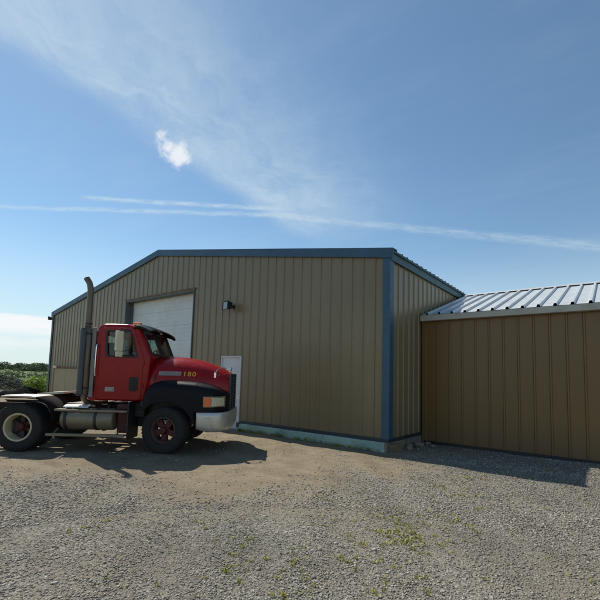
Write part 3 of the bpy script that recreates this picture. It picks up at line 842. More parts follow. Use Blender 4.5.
# --- chassis
b = bmesh.new()
for s in (-1, 1):
    y = s * .43
    box(b, -4.35, 1.0, y - .04, y + .04, .93, .955); box(b, -4.35, 1.0, y - .04, y + .04, .69, .715)
    yy = y + s * .032; box(b, -4.35, 1.0, yy - .008, yy + .008, .715, .93)
for x in (-4.3, -3.5, -2.55, -1.9, -.9, .5): box(b, x - .05, x + .05, -.40, .40, .72, .90)
bm_obj('chassis_frame', b, M['frame'], tr)
b = bmesh.new()
tube(b, [(-3.02, -.85, .497), (-3.02, -.3, .5), (-3.02, .3, .5), (-3.02, .85, .497)], [.08, .10, .10, .08], 14)
tube(b, [(-3.02, -.30, .5), (-3.02, -.12, .52), (-3.02, .12, .52), (-3.02, .3, .5)], [.10, .24, .24, .10], 16)
tube(b, [(0, -.85, .47), (0, -.5, .40), (0, .5, .40), (0, .85, .47)], .06, 10)
tube(b, [(-2.8, 0, .52), (-.8, 0, .72)], .055, 12)
for s in (-1, 1):
    for k in range(4): box(b, -3.75 + .06 * k, -2.30 - .06 * k, s * .43 - .045, s * .43 + .045, .60 + .022 * k, .618 + .022 * k)
bm_obj('axles', b, M['grease'], tr)
# engine / firewall mass in the shade under the bonnet
b = bmesh.new(); box(b, -.62, .95, -.36, .36, .62, 1.45, .05, 2); box(b, -.9, -.55, -.80, .80, .72, 1.06, .02, 1); box(b, -.62, -.50, -.95, .95, .95, 1.5, .02, 1)
bm_obj('engine_block', b, M['grease'], tr)
# --- rear fenders
for s in (-1, 1):
    path = []
    for k in range(9):
        a = R(74 + 15 * k / 8); path.append((-2.80 + .50 * math.cos(a) , .62 + .535 * math.sin(a)))
    path.append((-3.30, 1.158))
    for k in range(1, 9):
        a = R(91 + 15 * k / 8); path.append((-3.24 + .50 * math.cos(a), .62 + .535 * math.sin(a)))
    b = bmesh.new(); rows = []
    for x, z in path:
        y0, y1 = s * 1.21, s * .56
        rows.append([(x, y0, z - .04), (x, y0, z - .006), (x, y0 - s * .012, z), (x, y1, z), (x, y1, z - .01)])
    grid(b, rows); o = bm_obj('rear_fender', b, M['fender_al'], tr, True, 40)
    sm = o.modifiers.new('th', 'SOLIDIFY'); sm.thickness = .012; sm.offset = 0
    b = bmesh.new(); rows = []  # lower fender front as a guard; its black stands in for shade
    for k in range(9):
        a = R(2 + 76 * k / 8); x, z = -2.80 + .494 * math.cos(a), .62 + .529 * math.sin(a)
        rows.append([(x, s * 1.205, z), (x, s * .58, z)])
    grid(b, rows); o = bm_obj('shaded_mud_guard', b, M['rubber'], tr, True); sm = o.modifiers.new('th', 'SOLIDIFY'); sm.thickness = .014; sm.offset = 0
    b = bmesh.new()
    tube(b, [(-2.36, s * 1.0, .80), (-2.36, s * .45, .80)], .022, 8); tube(b, [(-3.05, s * 1.15, 1.13), (-3.05, s * .45, 1.05)], .022, 8)
    bm_obj('fender_bracket', b, M['grease'], tr)
# --- fifth wheel and deck plate
b = bmesh.new()
outer = [(-.52, -.10), (-.10, -.46), (.30, -.46), (.42, -.30), (.42, .30), (.30, .46), (-.10, .46), (-.52, .10), (-.16, .05), (-.10, 0), (-.16, -.05)]
vs = [b.verts.new((x, y, 0)) for x, y in outer]; fcs = b.faces.new(vs); ex = bmesh.ops.extrude_face_region(b, geom=[fcs])
bmesh.ops.translate(b, vec=(0, 0, .045), verts=[g for g in ex['geom'] if isinstance(g, bmesh.types.BMVert)])
bmesh.ops.rotate(b, cent=(0, 0, 0), matrix=Matrix.Rotation(R(-5), 3, 'Y') , verts=b.verts); bmesh.ops.translate(b, vec=(-2.78, 0, 1.155), verts=b.verts)
bm_obj('fifth_wheel', b, M['fender_al'], tr)
b = bmesh.new()
for s in (-1, 1): prism_xz(b, [(-3.15, .96), (-2.40, .96), (-2.62, 1.13), (-2.90, 1.13)], s * .43 - .03, s * .43 + .03)
tube(b, [(-2.78, -.46, 1.12), (-2.78, .46, 1.12)], .03, 10); bm_obj('fifth_wheel_mount', b, M['frame'], tr)
b = bmesh.new(); box(b, -2.33, -1.72, -.62, .62, .965, .985)
for k in range(9): box(b, -2.31 + k * .068, -2.285 + k * .068, -.60, .60, .985, .990)
bm_obj('deck_plate', b, M['fender_al'], tr)
# --- fuel tanks and steps (both sides)
for s in (-1, 1):
    def tank(x0, x1, nm, mat):
        b = bmesh.new()
        prof = [(x0, .02), (x0, .18), (x0 + .012, .215), (x0 + .035, .232), (x1 - .035, .232), (x1 - .012, .215), (x1, .18), (x1, .02)]
        n = 40; rings = [[b.verts.new((x, s * .93 + r * math.cos(2 * PI * k / n), .685 + r * math.sin(2 * PI * k / n))) for k in range(n)] for x, r in prof]
        for p, q in zip(rings, rings[1:]):
            for k in range(n): b.faces.new((p[k], p[(k + 1) % n], q[(k + 1) % n], q[k]))
        b.faces.new(rings[0][::-1]); b.faces.new(rings[-1])
        return bm_obj(nm, b, mat, tr, True, 40)
    tank(-2.20, -1.10, 'fuel_tank', M['alu'])
    for x in (-2.08, -1.46):
        b = bmesh.new(); n = 40; rings = [[b.verts.new((x + dx, s * .93 + r * math.cos(2 * PI * k / n), .685 + r * math.sin(2 * PI * k / n))) for k in range(n)] for dx, r in ((-.03, .231), (-.03, .24), (.03, .24), (.03, .231))]
        for p, q in zip(rings, rings[1:]):
            for k in range(n): b.faces.new((p[k], p[(k + 1) % n], q[(k + 1) % n], q[k]))
        box(b, x - .03, x + .03, s * .47 - .03, s * .70, .40, .45); box(b, x - .03, x + .03, s * .47 - .03, s * .47 + .03, .40, .95)
        bm_obj('tank_strap', b, M['grease'], tr)
    b = bmesh.new(); tube(b, [(-2.0, s * .98, .90), (-2.0, s * .985, .945)], .035, 14); bm_obj('fuel_cap', b, M['chrome'], tr)
    b = bmesh.new(); box(b, -2.32, -.80, s * 1.02 - .11, s * 1.02 + .11, .865, .89, .006, 1); box(b, -2.32, -.80, s * 1.13 - .012, s * 1.13 + .012, .845, .893, .006, 1)
    bm_obj('upper_step', b, M['alu'], tr)
    b = bmesh.new(); box(b, -2.42, -.82, s * 1.10 - .10, s * 1.10 + .10, .355, .378, .006, 1); box(b, -2.42, -.82, s * 1.20 - .012, s * 1.20 + .012, .34, .40, .006, 1)
    for x in (-2.3, -1.0): tube(b, [(x, s * 1.16, .37), (x, s * .95, .47)], .016, 8)
    bm_obj('lower_step', b, M['alu'], tr)
    b = bmesh.new()  # added white cover, stands in for sun glare on the tank top
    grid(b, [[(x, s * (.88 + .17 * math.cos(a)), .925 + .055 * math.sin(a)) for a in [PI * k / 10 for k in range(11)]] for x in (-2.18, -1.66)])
    o = bm_obj('tank_glare_cover', b, M['white'], tr, True, 40); sm = o.modifiers.new('th', 'SOLIDIFY'); sm.thickness = .008
    b = bmesh.new(); box(b, -1.06, -.80, s * .82 - .18, s * .82 + .18, .40, .86, .03, 3); box(b, -1.08, -.78, s * .80 - .2, s * .80 + .2, .895, 1.02, .02, 2)
    bm_obj('step_box', b, M['red_dull'], tr)
# --- cab shell: hollow body with real window openings
prof = [(-1.62, 1.08), (-.50, 1.08), (-.46, 1.35), (-.42, 2.06), (-.70, 2.70), (-.95, 2.765), (-1.50, 2.755), (-1.62, 2.67)]
def solid(poly, y0, y1, bev):
    b = bmesh.new(); prism_xz(b, poly, y0, y1)
    bmesh.ops.recalc_face_normals(b, faces=b.faces)
    if bev: bmesh.ops.bevel(b, geom=list(b.edges), offset=bev, segments=4, affect='EDGES', profile=.5)
    me = bpy.data.meshes.new('tmp'); bmesh.ops.recalc_face_normals(b, faces=b.faces); b.to_mesh(me); b.free()
    o = bpy.data.objects.new('tmp', me); COL.objects.link(o); return o
shell = solid(prof, -1.0, 1.0, .075)
# crown the roof: lift the centre
for v in shell.data.vertices:
    if v.co.z > 2.5: v.co.z += .0
inner = solid([(-1.57, 1.16), (-.56, 1.16), (-.52, 1.36), (-.475, 2.05), (-.745, 2.65), (-.97, 2.70), (-1.48, 2.69), (-1.57, 2.62)], -.95, .95, .05)
WIN = rounded([(-1.37, 2.04), (-.69, 2.04), (-.875, 2.60), (-1.40, 2.60)], .06)
cut1 = solid(WIN, -1.3, 1.3, 0)
def oriented_box(c, dx, dz, ang, y0, y1):
    b = bmesh.new(); box(b, -dx / 2, dx / 2, y0, y1, -dz / 2, dz / 2)
    me = bpy.data.meshes.new('tmp'); bmesh.ops.recalc_face_normals(b, faces=b.faces); b.to_mesh(me); b.free(); me.transform(Matrix.Translation((c[0], 0, c[1])) @ Matrix.Rotation(ang, 4, 'Y'))
    o = bpy.data.objects.new('tmp', me); COL.objects.link(o); return o
WANG = -math.atan2(.28, .67)                          # rake of the windscreen
wc = ((-.42 - .70) / 2, (2.06 + 2.70) / 2)
cuts = [inner, cut1, oriented_box(wc, .30, .56, WANG, -.86, -.025), oriented_box(wc, .30, .56, WANG, .025, .86), oriented_box((-1.6, 2.32), .3, .42, 0, -.70, .70)]
for c in cuts:
    md = shell.modifiers.new('cut', 'BOOLEAN'); md.operation = 'DIFFERENCE'; md.object = c; md.solver = 'EXACT'
cabme = bpy.data.meshes.new_from_object(shell.evaluated_get(bpy.context.evaluated_depsgraph_get()))
for c in cuts + [shell]: bpy.data.objects.remove(c)
cabme.materials.clear()
cab = link('cab', cabme, M['red'], tr, True); cabme.set_sharp_from_angle(angle=R(32))
# roof crown panel
b = bmesh.new(); rows = []
for i in range(13):
    x = -1.55 + i * (.80 / 12); ex_ = 1 - abs((x + 1.15) / .42) ** 4
    rows.append([(x, -0.93 + 1.86 * j / 16, 2.742 + .075 * max(0, ex_) * (1 - abs(-1 + j / 8) ** 3.2)) for j in range(17)])
grid(b, rows); bm_obj('roof_panel', b, M['red'], cab, True)
# window panes
gl = bmesh.new(); prism_xz(gl, WIN, -.975, -.970); bm_obj('side_window', gl, M['cab_glass'], cab)
gl = bmesh.new(); prism_xz(gl, WIN, .970, .975); bm_obj('side_window', gl, M['cab_glass'], cab)
for y0, y1 in ((-.86, -.025), (.025, .86)):
    b = bmesh.new(); box(b, -.003, .003, y0, y1, -.28, .28); o = bm_obj('windscreen_pane', b, M['cab_glass'], cab)
    o.data.transform(Matrix.Translation((wc[0] - .01, 0, wc[1])) @ Matrix.Rotation(WANG, 4, 'Y'))
# black rubber round the screen
for y0, y1 in ((-.86, -.025), (.025, .86)):
    b = bmesh.new()
    for q in ((y0 - .03, y1 + .03, .27, .31), (y0 - .03, y1 + .03, -.31, -.27), (y0 - .03, y0 + .015, -.27, .27), (y1 - .015, y1 + .03, -.27, .27)): box(b, .0, .035, *q)
    o = bm_obj('windscreen_seal', b, M['black'], cab); o.data.transform(Matrix.Translation((wc[0] - .012, 0, wc[1])) @ Matrix.Rotation(WANG, 4, 'Y'))
for s in (-1, 1): b = bmesh.new(); tube(b, [(-.40, s * .35, 2.08), (-.49, s * .45, 2.36)], .008, 6); bm_obj('wiper', b, M['black'], cab)
# doors
DOOR = rounded([(-1.50, 1.12), (-.60, 1.12), (-.57, 2.02), (-.83, 2.67), (-1.50, 2.67)], .05)
WIN2 = rounded([(-1.35, 2.06), (-.72, 2.06), (-.89, 2.585), (-1.38, 2.585)], .05)
for s in (-1, 1):
    d = link('door', plate_xz(DOOR, [WIN2], s * 1.006, .022, .005), M['red'], tr)
    b = bmesh.new(); box(b, -1.33, -1.18, s * 1.032 - .016, s * 1.032 + .016, 1.305, 1.345, .01, 2); box(b, -1.35, -1.16, s * 1.02 - .003, s * 1.02 + .003, 1.28, 1.375, .002, 1); bm_obj('handle', b, M['badge'], d)
    me = plate_xz(rounded([(-.845, 1.30), (-.665, 1.30), (-.665, 1.60), (-.845, 1.60)], .05), [], s * 1.019, .012, .003); link('lower_window', me, M['visor'], d)
    me = plate_xz(rounded([(-1.385, 2.025), (-.685, 2.025), (-.872, 2.615), (-1.415, 2.615)], .06), [WIN2], s * 1.019, .012, .003); link('window_seal', me, M['black'], d)
    b = bmesh.new(); tube(b, [(-1.10, s * 1.012, 2.06), (-1.12, s * 1.012, 2.585)], .009, 6); bm_obj('window_divider', b, M['black'], d)
# interior: seats, dash, wheel
b = bmesh.new()
for y in (-.5, .5): box(b, -1.40, -.95, y - .25, y + .25, 1.5, 1.70, .05, 2); box(b, -1.50, -1.36, y - .24, y + .24, 1.65, 2.36, .05, 2)
bm_obj('seats', b, M['seat'], cab)
b = bmesh.new(); box(b, -.74, -.50, -.93, .93, 1.6, 2.03, .05, 2); bm_obj('dashboard', b, M['seat'], cab)
b = bmesh.new(); ring = [(-.86 + .08 * math.sin(a), .5 + .21 * math.cos(a), 2.08 + .19 * math.sin(a)) for a in [2 * PI * k / 24 for k in range(25)]]; tube(b, ring, .014, 8, False)
tube(b, [(-.86, .5, 2.08), (-.66, .5, 1.9)], .025, 8); tube(b, [(-.86, .29, 2.08), (-.86, .71, 2.08)], .012, 6); bm_obj('steering_wheel', b, M['seat'], cab)
# --- visor
b = bmesh.new(); rows = []
for i in range(9):
    t = i / 8; x = -.80 + .36 * t; z = 2.765 - .02 * t - .11 * t ** 1.6 + .012 * math.sin(t * PI)
    rows.append([(x + .07 * t * (1 - abs(v) ** 2.5), v * 1.0, z + .035 * (1 - abs(v) ** 3) - .03 * abs(v) ** 8) for v in [-1 + j / 10 for j in range(21)]])
vs = grid(b, rows)
for side in (0, -1):                                   # turned-down cheeks at both ends
    e = [r[side] for r in vs]; lo = [b.verts.new((v.co.x - .02, v.co.y, min(v.co.z, 2.765) - .085 + .05 * k / 8)) for k, v in enumerate(e)]
    for k in range(8): b.faces.new((e[k], e[k + 1], lo[k + 1], lo[k]))
o = bm_obj('sun_visor', b, M['visor'], tr, True, 45); sm = o.modifiers.new('th', 'SOLIDIFY'); sm.thickness = .014
# --- bonnet
def hoodw(x):  return float(np.interp(x, [-.5, 0, .5, .9, 1.2, 1.33], [.98, .93, .81, .69, .58, .53]))
def hoodt(x):  return float(np.interp(x, [-.5, -.2, .1, .44, .86, 1.10, 1.25, 1.33], [2.085, 2.105, 2.10, 2.055, 1.935, 1.855, 1.79, 1.735]))
HB, HN = 1.28, 3.0
def hood_pt(x, a):
    w, zt = hoodw(x), hoodt(x)
    c, s_ = math.cos(a), math.sin(a)
    return (x, w * math.copysign(abs(c) ** (2 / HN), c), HB + (zt - HB) * abs(s_) ** (2 / HN))
def hood_y(x, z):
    w, zt = hoodw(x), hoodt(x)
    t = min(.9999, max(0, (z - HB) / (zt - HB))); return -w * (1 - t ** HN) ** (1 / HN)
b = bmesh.new()
xs = [-.47, -.3, -.1, .1, .3, .5, .7, .9, 1.05, 1.17, 1.26, 1.31, 1.33]
rows = [[hood_pt(x, PI * k / 44) for k in range(45)] for x in xs]
grid(b, rows); o = bm_obj('bonnet', b, M['red'], tr, True, 50)
sm = o.modifiers.new('th', 'SOLIDIFY'); sm.thickness = .02; sm.offset = -1
bonnet = o
b = bmesh.new(); rows = [[(x, v * 1.0, z) for v in (-.96, -.5, 0, .5, .96)] for x, z in ((-.60, 2.02), (-.44, 2.07), (-.42, 1.5))]; grid(b, rows); bm_obj('cowl', b, M['red'], tr)
# louvred badge and fleet number laid on the bonnet side
for s in (-1, 1):
    b = bmesh.new(); rows = []
    for i in range(13):
        x = -.25 + .46 * i / 12; rows.append([(x, -s * (hood_y(x, z) - dy), z) for z, dy in ((1.655 + .0 * x, .002), (1.66, .012), (1.745, .012), (1.75, .002))])
    grid(b, rows)
    for j in range(4):
        z = 1.675 + j * .019; grid(b, [[(x, -s * (hood_y(x, z) - d), z + k) for k, d in ((-.003, .014), (0, .02), (.003, .014))] for x in [-.23 + .42 * i / 8 for i in range(9)]])
    bm_obj('side_badge', b, M['badge'], bonnet)
    me = text_mesh('180', .140, 1.22)
    xs_ = [v.co.x for v in me.vertices]; w_ = max(xs_) - min(xs_); x0_ = min(xs_)
    for v in me.vertices:
        tx = (v.co.x - x0_) / w_ * .245; x = (.275 + tx) if s == -1 else (.52 - tx)
        z = 1.655 + v.co.y; v.co = (x, -s * (hood_y(x, z) - .006), z)
    for v in me.vertices: v.co.y = -v.co.y if False else v.co.y
    link('fleet_number', me, M['yellow'], bonnet)
for s in (-1, 1):
    b = bmesh.new(); x = -.33; z = 1.60; y = -hood_y(x, z)
    box(b, x - .02, x + .02, min(s * y, s * (y + .025)), max(s * y, s * (y + .025)), z - .07, z + .07, .008, 2); bm_obj('bonnet_latch', b, M['black'], bonnet)
    for z in (1.42, 1.92):
        b = bmesh.new(); tube(b, [(-.555, s * 1.012, z - .05), (-.555, s * 1.012, z + .05)], .016, 8); bm_obj('door_hinge', b, M['red'], cab)
# --- front fenders
def fz(x): return float(np.interp(x, [-.47, -.42, -.36, -.2, 0, .3, .6, .9, 1.1, 1.3, 1.36], [1.22, 1.38, 1.46, 1.53, 1.545, 1.54, 1.52, 1.46, 1.40, 1.30, 1.26]))
def fy(x): return float(np.interp(x, [-.6, -.3, .75, .9, 1.03, 1.15, 1.25, 1.32, 1.36], [1.19, 1.21, 1.21, 1.19, 1.14, 1.03, .88, .70, .55]))
def flow(x):
    if abs(x + .01) < .615: return max(.60, .497 + math.sqrt(max(0, .615 ** 2 - (x + .01) ** 2)) * 1.0)
    return .86 if x < 0 else .90
for s in (-1, 1):
    b = bmesh.new(); rows = []
    xs = [-.47, -.44, -.42, -.38, -.28, -.16, -.05, .05, .16, .28, .38, .47, .54, .585, .605, .62, .68, .78, .88, .96, 1.04, 1.10, 1.16, 1.21, 1.26, 1.30, 1.33, 1.36]
    for x in xs:
        zt, yo, zl = fz(x), fy(x), min(flow(x), fz(x) - .03)
        yi = max(.30, min(hoodw(min(x, 1.33)) - .06, yo - .12))
        
        zs = max(zl + .02, zt - .22)
        rows.append([(x, s * yi, zt + .012), (x, s * (yi * .5 + yo * .5), zt + .004), (x, s * (yo - .10), zt - .016), (x, s * (yo - .035), zt - .055), (x, s * (yo - .006), max(zl + .015, zt - .12)), (x, s * yo, zs),
                     (x, s * yo, zl * .5 + zs * .5), (x, s * yo, zl), (x, s * (yo - .03), zl - .004), (x, s * (yo - .16), zl)])
    grid(b, rows); o = bm_obj('front_fender', b, M['navy'], tr, True, 50); sm = o.modifiers.new('th', 'SOLIDIFY'); sm.thickness = .012; sm.offset = -1
    # lamps set in the front corner
    def lamp(x0, x1, z0, z1, mat, name, off, par, n=6):
        b = bmesh.new(); outs = []
        for i in range(n + 1):
            x = x0 + (x1 - x0) * i / n
            e = .0025 * math.sin(PI * i / n)
            outs.append([(x + .5 * off * max(0, (x - .9)), s * (fy(x) - .01), z0), (x + off * max(0, (x - .9)), s * (fy(x) + off), z0 + .004), (x + off * max(0, (x - .9)), s * (fy(x) + off + e), z1 - .004), (x + .5 * off * max(0, (x - .9)), s * (fy(x) - .01), z1)])
        grid(b, outs)
        for rw in (outs[0], outs[-1]): b.faces.new([b.verts.new(q) for q in rw])
        return bm_obj(name, b, mat, par, True, 40)
    fr_ = lamp(.80, 1.285, 1.005, 1.235, M['lampframe'], 'lamp_bezel', .012, tr, 10)
    lamp(.822, .975, 1.025, 1.215, M['orange'], 'turn_signal', .03, fr_)
    lamp(1.0, 1.262, 1.03, 1.21, M['lamp'], 'headlight', .03, fr_, 8)
    # inner splash panel and mud flap behind the wheel; the black sheet also stands in for under-cab shadow
    b = bmesh.new(); box(b, -.78, -.76, min(s * .55, s * 1.18), max(s * .55, s * 1.18), .28, 1.06); box(b, -.78, -.60, min(s * .55, s * .57), max(s * .55, s * .57), .5, 1.5); box(b, -.7, 1.2, min(s * .50, s * .52), max(s * .50, s * .52), .75, 1.5)
    bm_obj('splash_panel', b, M['black'], tr)
# --- grille
b = bmesh.new(); box(b, 1.30, 1.335, -.46, .46, .92, 1.70); bm_obj('grille_back', b, M['black'], tr)
b = bmesh.new()
for q in ((-.50, -.455, .90, 1.74), (.455, .50, .90, 1.74), (-.455, .455, 1.70, 1.74), (-.455, .455, .90, .93), (-.02, .02, .93, 1.70)): box(b, 1.315, 1.385, *q, .008, 1)
gf = bm_obj('grille_frame', b, M['shield'], tr)
b = bmesh.new()
for k in range(11): box(b, 1.335, 1.382, -.455, .455, .965 + k * .066, .985 + k * .066, .004, 1)
bm_obj('grille_bars', b, M['shield'], gf)
# --- bumper
path = [(.66, -1.205), (.95, -1.205), (1.14, -1.17), (1.29, -1.06), (1.37, -.88), (1.41, -.6), (1.43, 0)]
path = path + [(x, -y) for x, y in reversed(path[:-1])]
pp = [(p.x, p.y) for p in smooth_path([(x, y, 0) for x, y in path], 5)]
b = bmesh.new(); rows = []
for i, (x, y) in enumerate(pp):
    q0, q1 = pp[max(0, i - 1)], pp[min(len(pp) - 1, i + 1)]; nx_, ny_ = (q1[1] - q0[1]), -(q1[0] - q0[0]); L = math.hypot(nx_, ny_); nx_, ny_ = nx_ / L, ny_ / L
    e = min(i, len(pp) - 1 - i); sh = .05 * max(0, 1 - e / 3)           # ends rake back a little
    zl = .48 + max(0, .05 - .012 * e)
    rows.append([(x - nx_ * d, y - ny_ * d, z) for d, z in ((.09, .895), (.012, .895), (.0, .885), (-.004, .80), (-.004, .70), (.004, .60), (.016, zl + .035), (.04, zl + .005), (.06, zl), (.10, zl))])
grid(b, rows); o = bm_obj('bumper', b, M['bumper'], tr, True, 50); sm = o.modifiers.new('th', 'SOLIDIFY'); sm.thickness = .008
b = bmesh.new(); box(b, 1.2, 1.36, -.55, .55, .52, .86); box(b, .7, 1.2, -.45, -.36, .6, .85); box(b, .7, 1.2, .36, .45, .6, .85); bm_obj('bumper_mount', b, M['grease'], tr)
# --- bonnet mirrors
for s in (-1, 1):
    b = bmesh.new(); tube(b, smooth_path([(1.22, s * .42, 1.72), (1.20, s * .55, 1.86), (1.06, s * .72, 1.83), (1.00, s * .78, 1.76)], 5), .011, 8); o = bm_obj('hood_mirror_arm', b, M['chrome'], tr)
    b = bmesh.new(); box(b, .965, 1.03, s * .80 - .06, s * .80 + .06, 1.62, 1.76, .018, 2); bm_obj('hood_mirror', b, M['chrome'], o)
b = bmesh.new(); tube(b, smooth_path([(1.24, .12, 1.72), (1.27, .12, 1.83), (1.30, .05, 1.88), (1.30, -.05, 1.86), (1.29, -.10, 1.82)], 5), .016, 8); bm_obj('hood_ornament', b, M['chrome'], bonnet)
# --- door mirrors
for s in (-1, 1):
    y = s * 1.30
    b = bmesh.new()
    tube(b, smooth_path([(-.86, s * 1.01, 2.62), (-.98, s * 1.2, 2.63), (-1.0, y, 2.60), (-1.0, y, 2.4)], 4), .010, 8)
    tube(b, smooth_path([(-.80, s * 1.01, 2.08), (-.95, s * 1.2, 2.06), (-1.0, y, 2.09), (-1.0, y, 2.3)], 4), .010, 8)
    tube(b, smooth_path([(-.86, s * 1.01, 2.56), (-.82, s * 1.14, 2.4), (-.84, s * 1.12, 2.2), (-1.02, y, 2.12)], 4), .008, 8)
    arm = bm_obj('mirror_arm', b, M['black'], tr)
    b = bmesh.new(); box(b, -.035, .035, -.085, .085, -.215, .215, .025, 3); o = bm_obj('door_mirror', b, M['mirror_cream'], arm)
    o.data.transform(Matrix.Translation((-1.0, y, 2.355)) @ Matrix.Rotation(s * R(38), 4, 'Z'))
    b = bmesh.new(); box(b, -.03, .03, -.075, .075, -.06, .06, .02, 2); o = bm_obj('spot_mirror', b, M['mirror_cream'], arm)
    o.data.transform(Matrix.Translation((-.99, y, 2.08)) @ Matrix.Rotation(s * R(38), 4, 'Z'))
# --- roof marker lamps, grab handles
b = bmesh.new(); box(b, -.98, -.80, -.66, -.54, 2.755, 2.845, .03, 3); bm_obj('roof_lamp', b, M['amber'], cab)
for s in (-1, 1):
    b = bmesh.new(); tube(b, smooth_path([(-1.56, s * 1.0, 1.62), (-1.57, s * 1.055, 1.66), (-1.57, s * 1.055, 2.24), (-1.56, s * 1.0, 2.28)], 4), .012, 8); bm_obj('grab_handle', b, M['chrome'], cab)
    b = bmesh.new(); box(b, -1.71, -1.628, s * .97 - .015, s * .97 + .015, 1.15, 2.66, .006, 1); bm_obj('side_strip', b, M['sidegrey'], cab)
# --- exhaust
b = bmesh.new()
tube(b, smooth_path([(-1.84, -.93, 2.62), (-1.84, -.93, 3.30), (-1.845, -.93, 3.50), (-1.875, -.93, 3.64), (-1.95, -.93, 3.76)], 6), .063, 20, False)
st = bm_obj('exhaust_stack', b, M['stack'], tr, True); sm = st.modifiers.new('th', 'SOLIDIFY'); sm.thickness = .006
b = bmesh.new(); tube(b, [(-1.83, -.93, 1.18), (-1.83, -.93, 1.22), (-1.83, -.93, 2.60), (-1.83, -.93, 2.66)], [.07, .103, .103, .066], 24)
tube(b, smooth_path([(-1.83, -.93, 1.2), (-1.83, -.90, 1.10), (-1.80, -.78, 1.02), (-1.74, -.5, .99), (-1.70, -.1, .99)], 5), .06, 14)
bm_obj('muffler', b, M['stack'], st, True, 40)
b = bmesh.new()
for z in (1.34, 2.52, 2.74):
    b = bmesh.new(); tube(b, [(-1.83, -.93, z - .02), (-1.83, -.93, z + .02)], .109 if z < 2.7 else .072, 24)
    if z < 2.7: box(b, -1.84, -1.63, -.86, -.76, z - .02, z + .02)
    bm_obj('clamp', b, M['grease'], st)
b = bmesh.new(); rows = []
for z in (1.17, 1.24, 2.60, 2.64):
    rows.append([(-1.83 + .155 * math.cos(a), -.93 + .155 * math.sin(a), z) for a in [R(150 + 130 * k / 10) for k in range(11)]])
grid(b, rows); o = bm_obj('heat_shield', b, M['shield'], st, True); sm = o.modifiers.new('th', 'SOLIDIFY'); sm.thickness = .004
b = bmesh.new(); tube(b, [(-1.74, -.74, 1.1), (-1.74, -.74, 2.60)], .075, 16); bm_obj('air_cleaner_pipe', b, M['black'], tr, True, 40)
# the nose is a little shorter than first drawn: draw everything ahead of the axle back
def shorten(o):
    for c in o.children:
        if c.name.startswith('wheel'): continue
        if c.type == 'MESH' and not c.data.get('short'):
            c.data['short'] = 1
            for v in c.data.vertices:
                if v.co.x > .78: v.co.x = .78 + (v.co.x - .78) * .83
        shorten(c)
bpy.context.view_layer.update(); shorten(tr)
# --- air lines behind the cab
for k, (mk, y) in enumerate((('redhose', -.35), ('bluehose', -.15), ('redhose', -.62))):
    b = bmesh.new(); n = 60
    pts = [(-1.70 - .30 * t, y + .05 * math.cos(t * 50) , 1.32 - .28 * math.sin(t * PI) + .05 * math.sin(t * 50)) for t in [i / n for i in range(n + 1)]]
    tube(b, pts, .011, 6); bm_obj('air_hose', b, M[mk], tr)
for q in ((-1.72, -1.65, -.72, -.56, 1.12, 1.26), (-2.02, -1.9, -.50, -.30, .99, 1.08)):
    b = bmesh.new(); box(b, *q, .015, 2); bm_obj('hose_coupling', b, M['white'], tr)
b = bmesh.new(); box(b, -1.70, -1.63, -.90, -.70, 1.10, 1.30, .02, 2); bm_obj('gladhand_bracket', b, M['redhose'], tr)

# ------------------------------------------------------------------ background at left
# low rise across the far field
gx2 = np.linspace(-640, -60, 90); gy2 = np.linspace(-160, 420, 70)
X2, Y2 = np.meshgrid(gx2, gy2)
D2 = np.hypot(X2 - 4, Y2 + 9)
Z2 = -.6 + np.clip((D2 - 70) / 200, 0, 1.6) ** 1.3 * 2.4 + .25 * np.sin(X2 * .05) * np.cos(Y2 * .043) * np.clip((D2 - 70) / 60, 0, 1)
i2 = np.arange(X2.size).reshape(X2.shape)
hm = np_mesh('hill', np.stack([X2, Y2, Z2], -1).reshape(-1, 3), np.stack([i2[:-1, :-1], i2[:-1, 1:], i2[1:, 1:], i2[1:, :-1]], -1).reshape(-1, 4))
tag(link('hill', hm, M['hill'], smooth=True), kind='structure')
def hz(x, y):
    d = math.hypot(x - 4, y + 9); return -.6 + min(1.6, max(0, (d - 70) / 200)) ** 1.3 * 2.4
def leaf_cloud(name, blobs, size, mat):
    """blobs: (x,y,z, rx,ry,rz, n) -> many leaf-sized faces spread through each blob"""
    VV, TT = [], []
    for (x, y, z, rx, ry, rz_, n) in blobs:
        p = rng.normal(0, 1, (n, 3)); p /= np.linalg.norm(p, axis=1)[:, None]; p *= (rng.random((n, 1)) ** .45)
        p = p * np.array([rx, ry, rz_]) + np.array([x, y, z])
        a = rng.normal(0, 1, (n, 3)); a /= np.linalg.norm(a, axis=1)[:, None]
        c = np.cross(a, rng.normal(0, 1, (n, 3))); c /= np.linalg.norm(c, axis=1)[:, None]
        s = size * rng.uniform(.5, 1.3, (n, 1))
        VV.append(np.stack([p - a * s, p + c * s * .55, p + a * s, p - c * s * .55], 1).reshape(-1, 3)); TT.append(np.repeat(np.clip(rng.random(n) * .7 + rng.random() * .35, 0, 1), 4))
    co = np.concatenate(VV); me = np_mesh(name, co, np.arange(len(co)).reshape(-1, 4)); attr(me, 'tone', np.concatenate(TT)); return me
# far wood: crowns along the rise
bl = []
for k in range(150):
    az = R(random.uniform(66, 83)) ; d = random.uniform(225, 300)
    x, y = 4.3 - d * math.sin(az), -9 + d * math.cos(az); h = random.uniform(1.2, 3.8); z = hz(x, y)
    if az > R(78.5) : h *= 1.5
    for _ in range(3):
        w = random.uniform(1.6, 3.2); bl.append((x + random.gauss(0, 1.5), y + random.gauss(0, 1.5), z + h * random.uniform(.25, .75), w, w, h * .42, 190))
tag(link('far_wood', leaf_cloud('far_wood', bl, .36, M['leaf_far']), M['leaf_far']), 'dark green strip of woodland on the skyline left of the warehouse', 'woodland', kind='stuff')
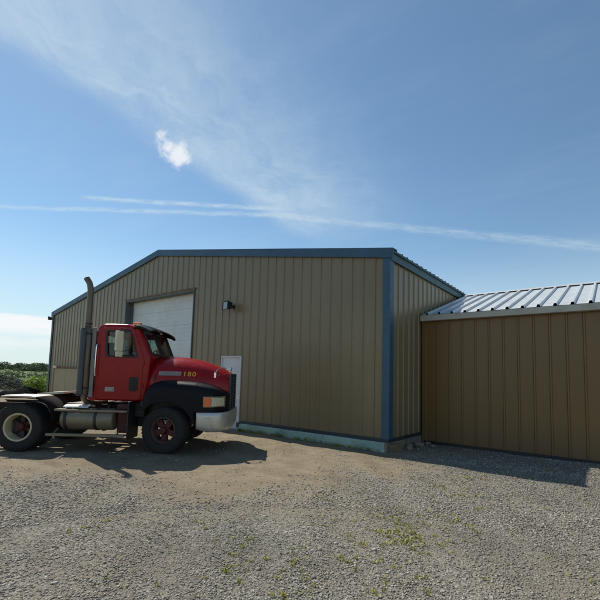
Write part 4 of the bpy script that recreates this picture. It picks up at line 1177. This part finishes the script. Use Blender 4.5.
# scrub patches in the field
bl = []
for k in range(120):
    az = R(random.uniform(64, 84)); d = random.uniform(48, 190); x, y = 4.3 - d * math.sin(az), -9 + d * math.cos(az)
    h = random.uniform(.4, 1.1) * (.6 + d / 200); bl.append((x, y, max(0, hz(x, y) if d > 90 else 0) + h * .4, h * random.uniform(1, 3), h * random.uniform(1, 3), h * .6, 70))
tag(link('field_scrub', leaf_cloud('field_scrub', bl, .22, M['scrub']), M['scrub']), 'low dull green scrub spread over the far field', 'scrub', kind='stuff')
# bush at the left corner
bush = empty('bush', (-24.3, 1.15, 0), 0, 'bright yellow-green bush at the left corner of the warehouse', 'bush')
bl = []
for k in range(26):
    a = random.uniform(0, 6.28); d = random.random() ** .6 * .85
    bl.append((d * math.cos(a), d * math.sin(a), random.uniform(.15, 1.45 - d * .6), .34, .34, .30, 85))
link('foliage', leaf_cloud('foliage', bl, .075, M['leaf_bush']), M['leaf_bush'], bush)
b = bmesh.new()
for k in range(7):
    a = 6.28 * k / 7; tube(b, [(0, 0, 0), (.25 * math.cos(a), .25 * math.sin(a), .5), (.5 * math.cos(a), .5 * math.sin(a), 1.1)], [.025, .016, .006], 6)
bm_obj('stem', b, M['bark'], bush)
# heap of grey rubble
q = []; s = []
for k in range(7500):
    t = random.random(); u = random.gauss(0, 1)
    x = -30.5 + 3.2 * random.gauss(0, .55); y = 0.4 + 3.4 * random.gauss(0, .6)
    q.append((x, y)); s.append(random.uniform(.02, .07) if random.random() < .93 else random.uniform(.07, .14))
q = np.array(q); s = np.array(s)
hgt = 1.25 * np.exp(-((q[:, 0] + 30.5) / 2.3) ** 2 - ((q[:, 1] - .4) / 2.9) ** 2)
me = stones_mesh([(q, s)]); 
vz = np.empty(len(me.vertices) * 3, np.float32); me.vertices.foreach_get('co', vz); vz = vz.reshape(-1, 3); vz[:, 2] += np.repeat(hgt * rng.uniform(.55, 1, len(hgt)), 12); me.vertices.foreach_set('co', vz.ravel()); me.update()
o = link('rubble_heap', me, M['rubble']); tag(o, 'heap of broken grey rubble beyond the truck and left of the bush', 'rubble', kind='stuff')
# black tarpaulin-covered mound in front of it
b = bmesh.new(); rows = []
for i in range(25):
    u = -1 + i / 12; r_ = []
    for j in range(17):
        v = -1 + j / 8
        e = max(0, 1 - abs(u) ** 2.4) * max(0, 1 - abs(v) ** 2.2)
        r_.append((u * 1.55, v * .9, (.74 + .10 * math.sin(u * 5 + v * 3) + .05 * math.sin(u * 11)) * e ** .75 * (.72 + .28 * u)))
    rows.append(r_)
grid(b, rows); o = bm_obj('tarp_mound', b, M['tarp'], None, True); o.location = (-24.6, .05, 0); o.rotation_euler = (0, 0, R(38))
tag(o, 'low mound under a black tarpaulin beyond the rear wheel of the truck', 'covered mound')
rock('pale_boulder', (-25.6, -1.25, 0), .48, M['white'], 'whitish boulder at the left edge next to the black tarpaulin mound', None, 21, .8)
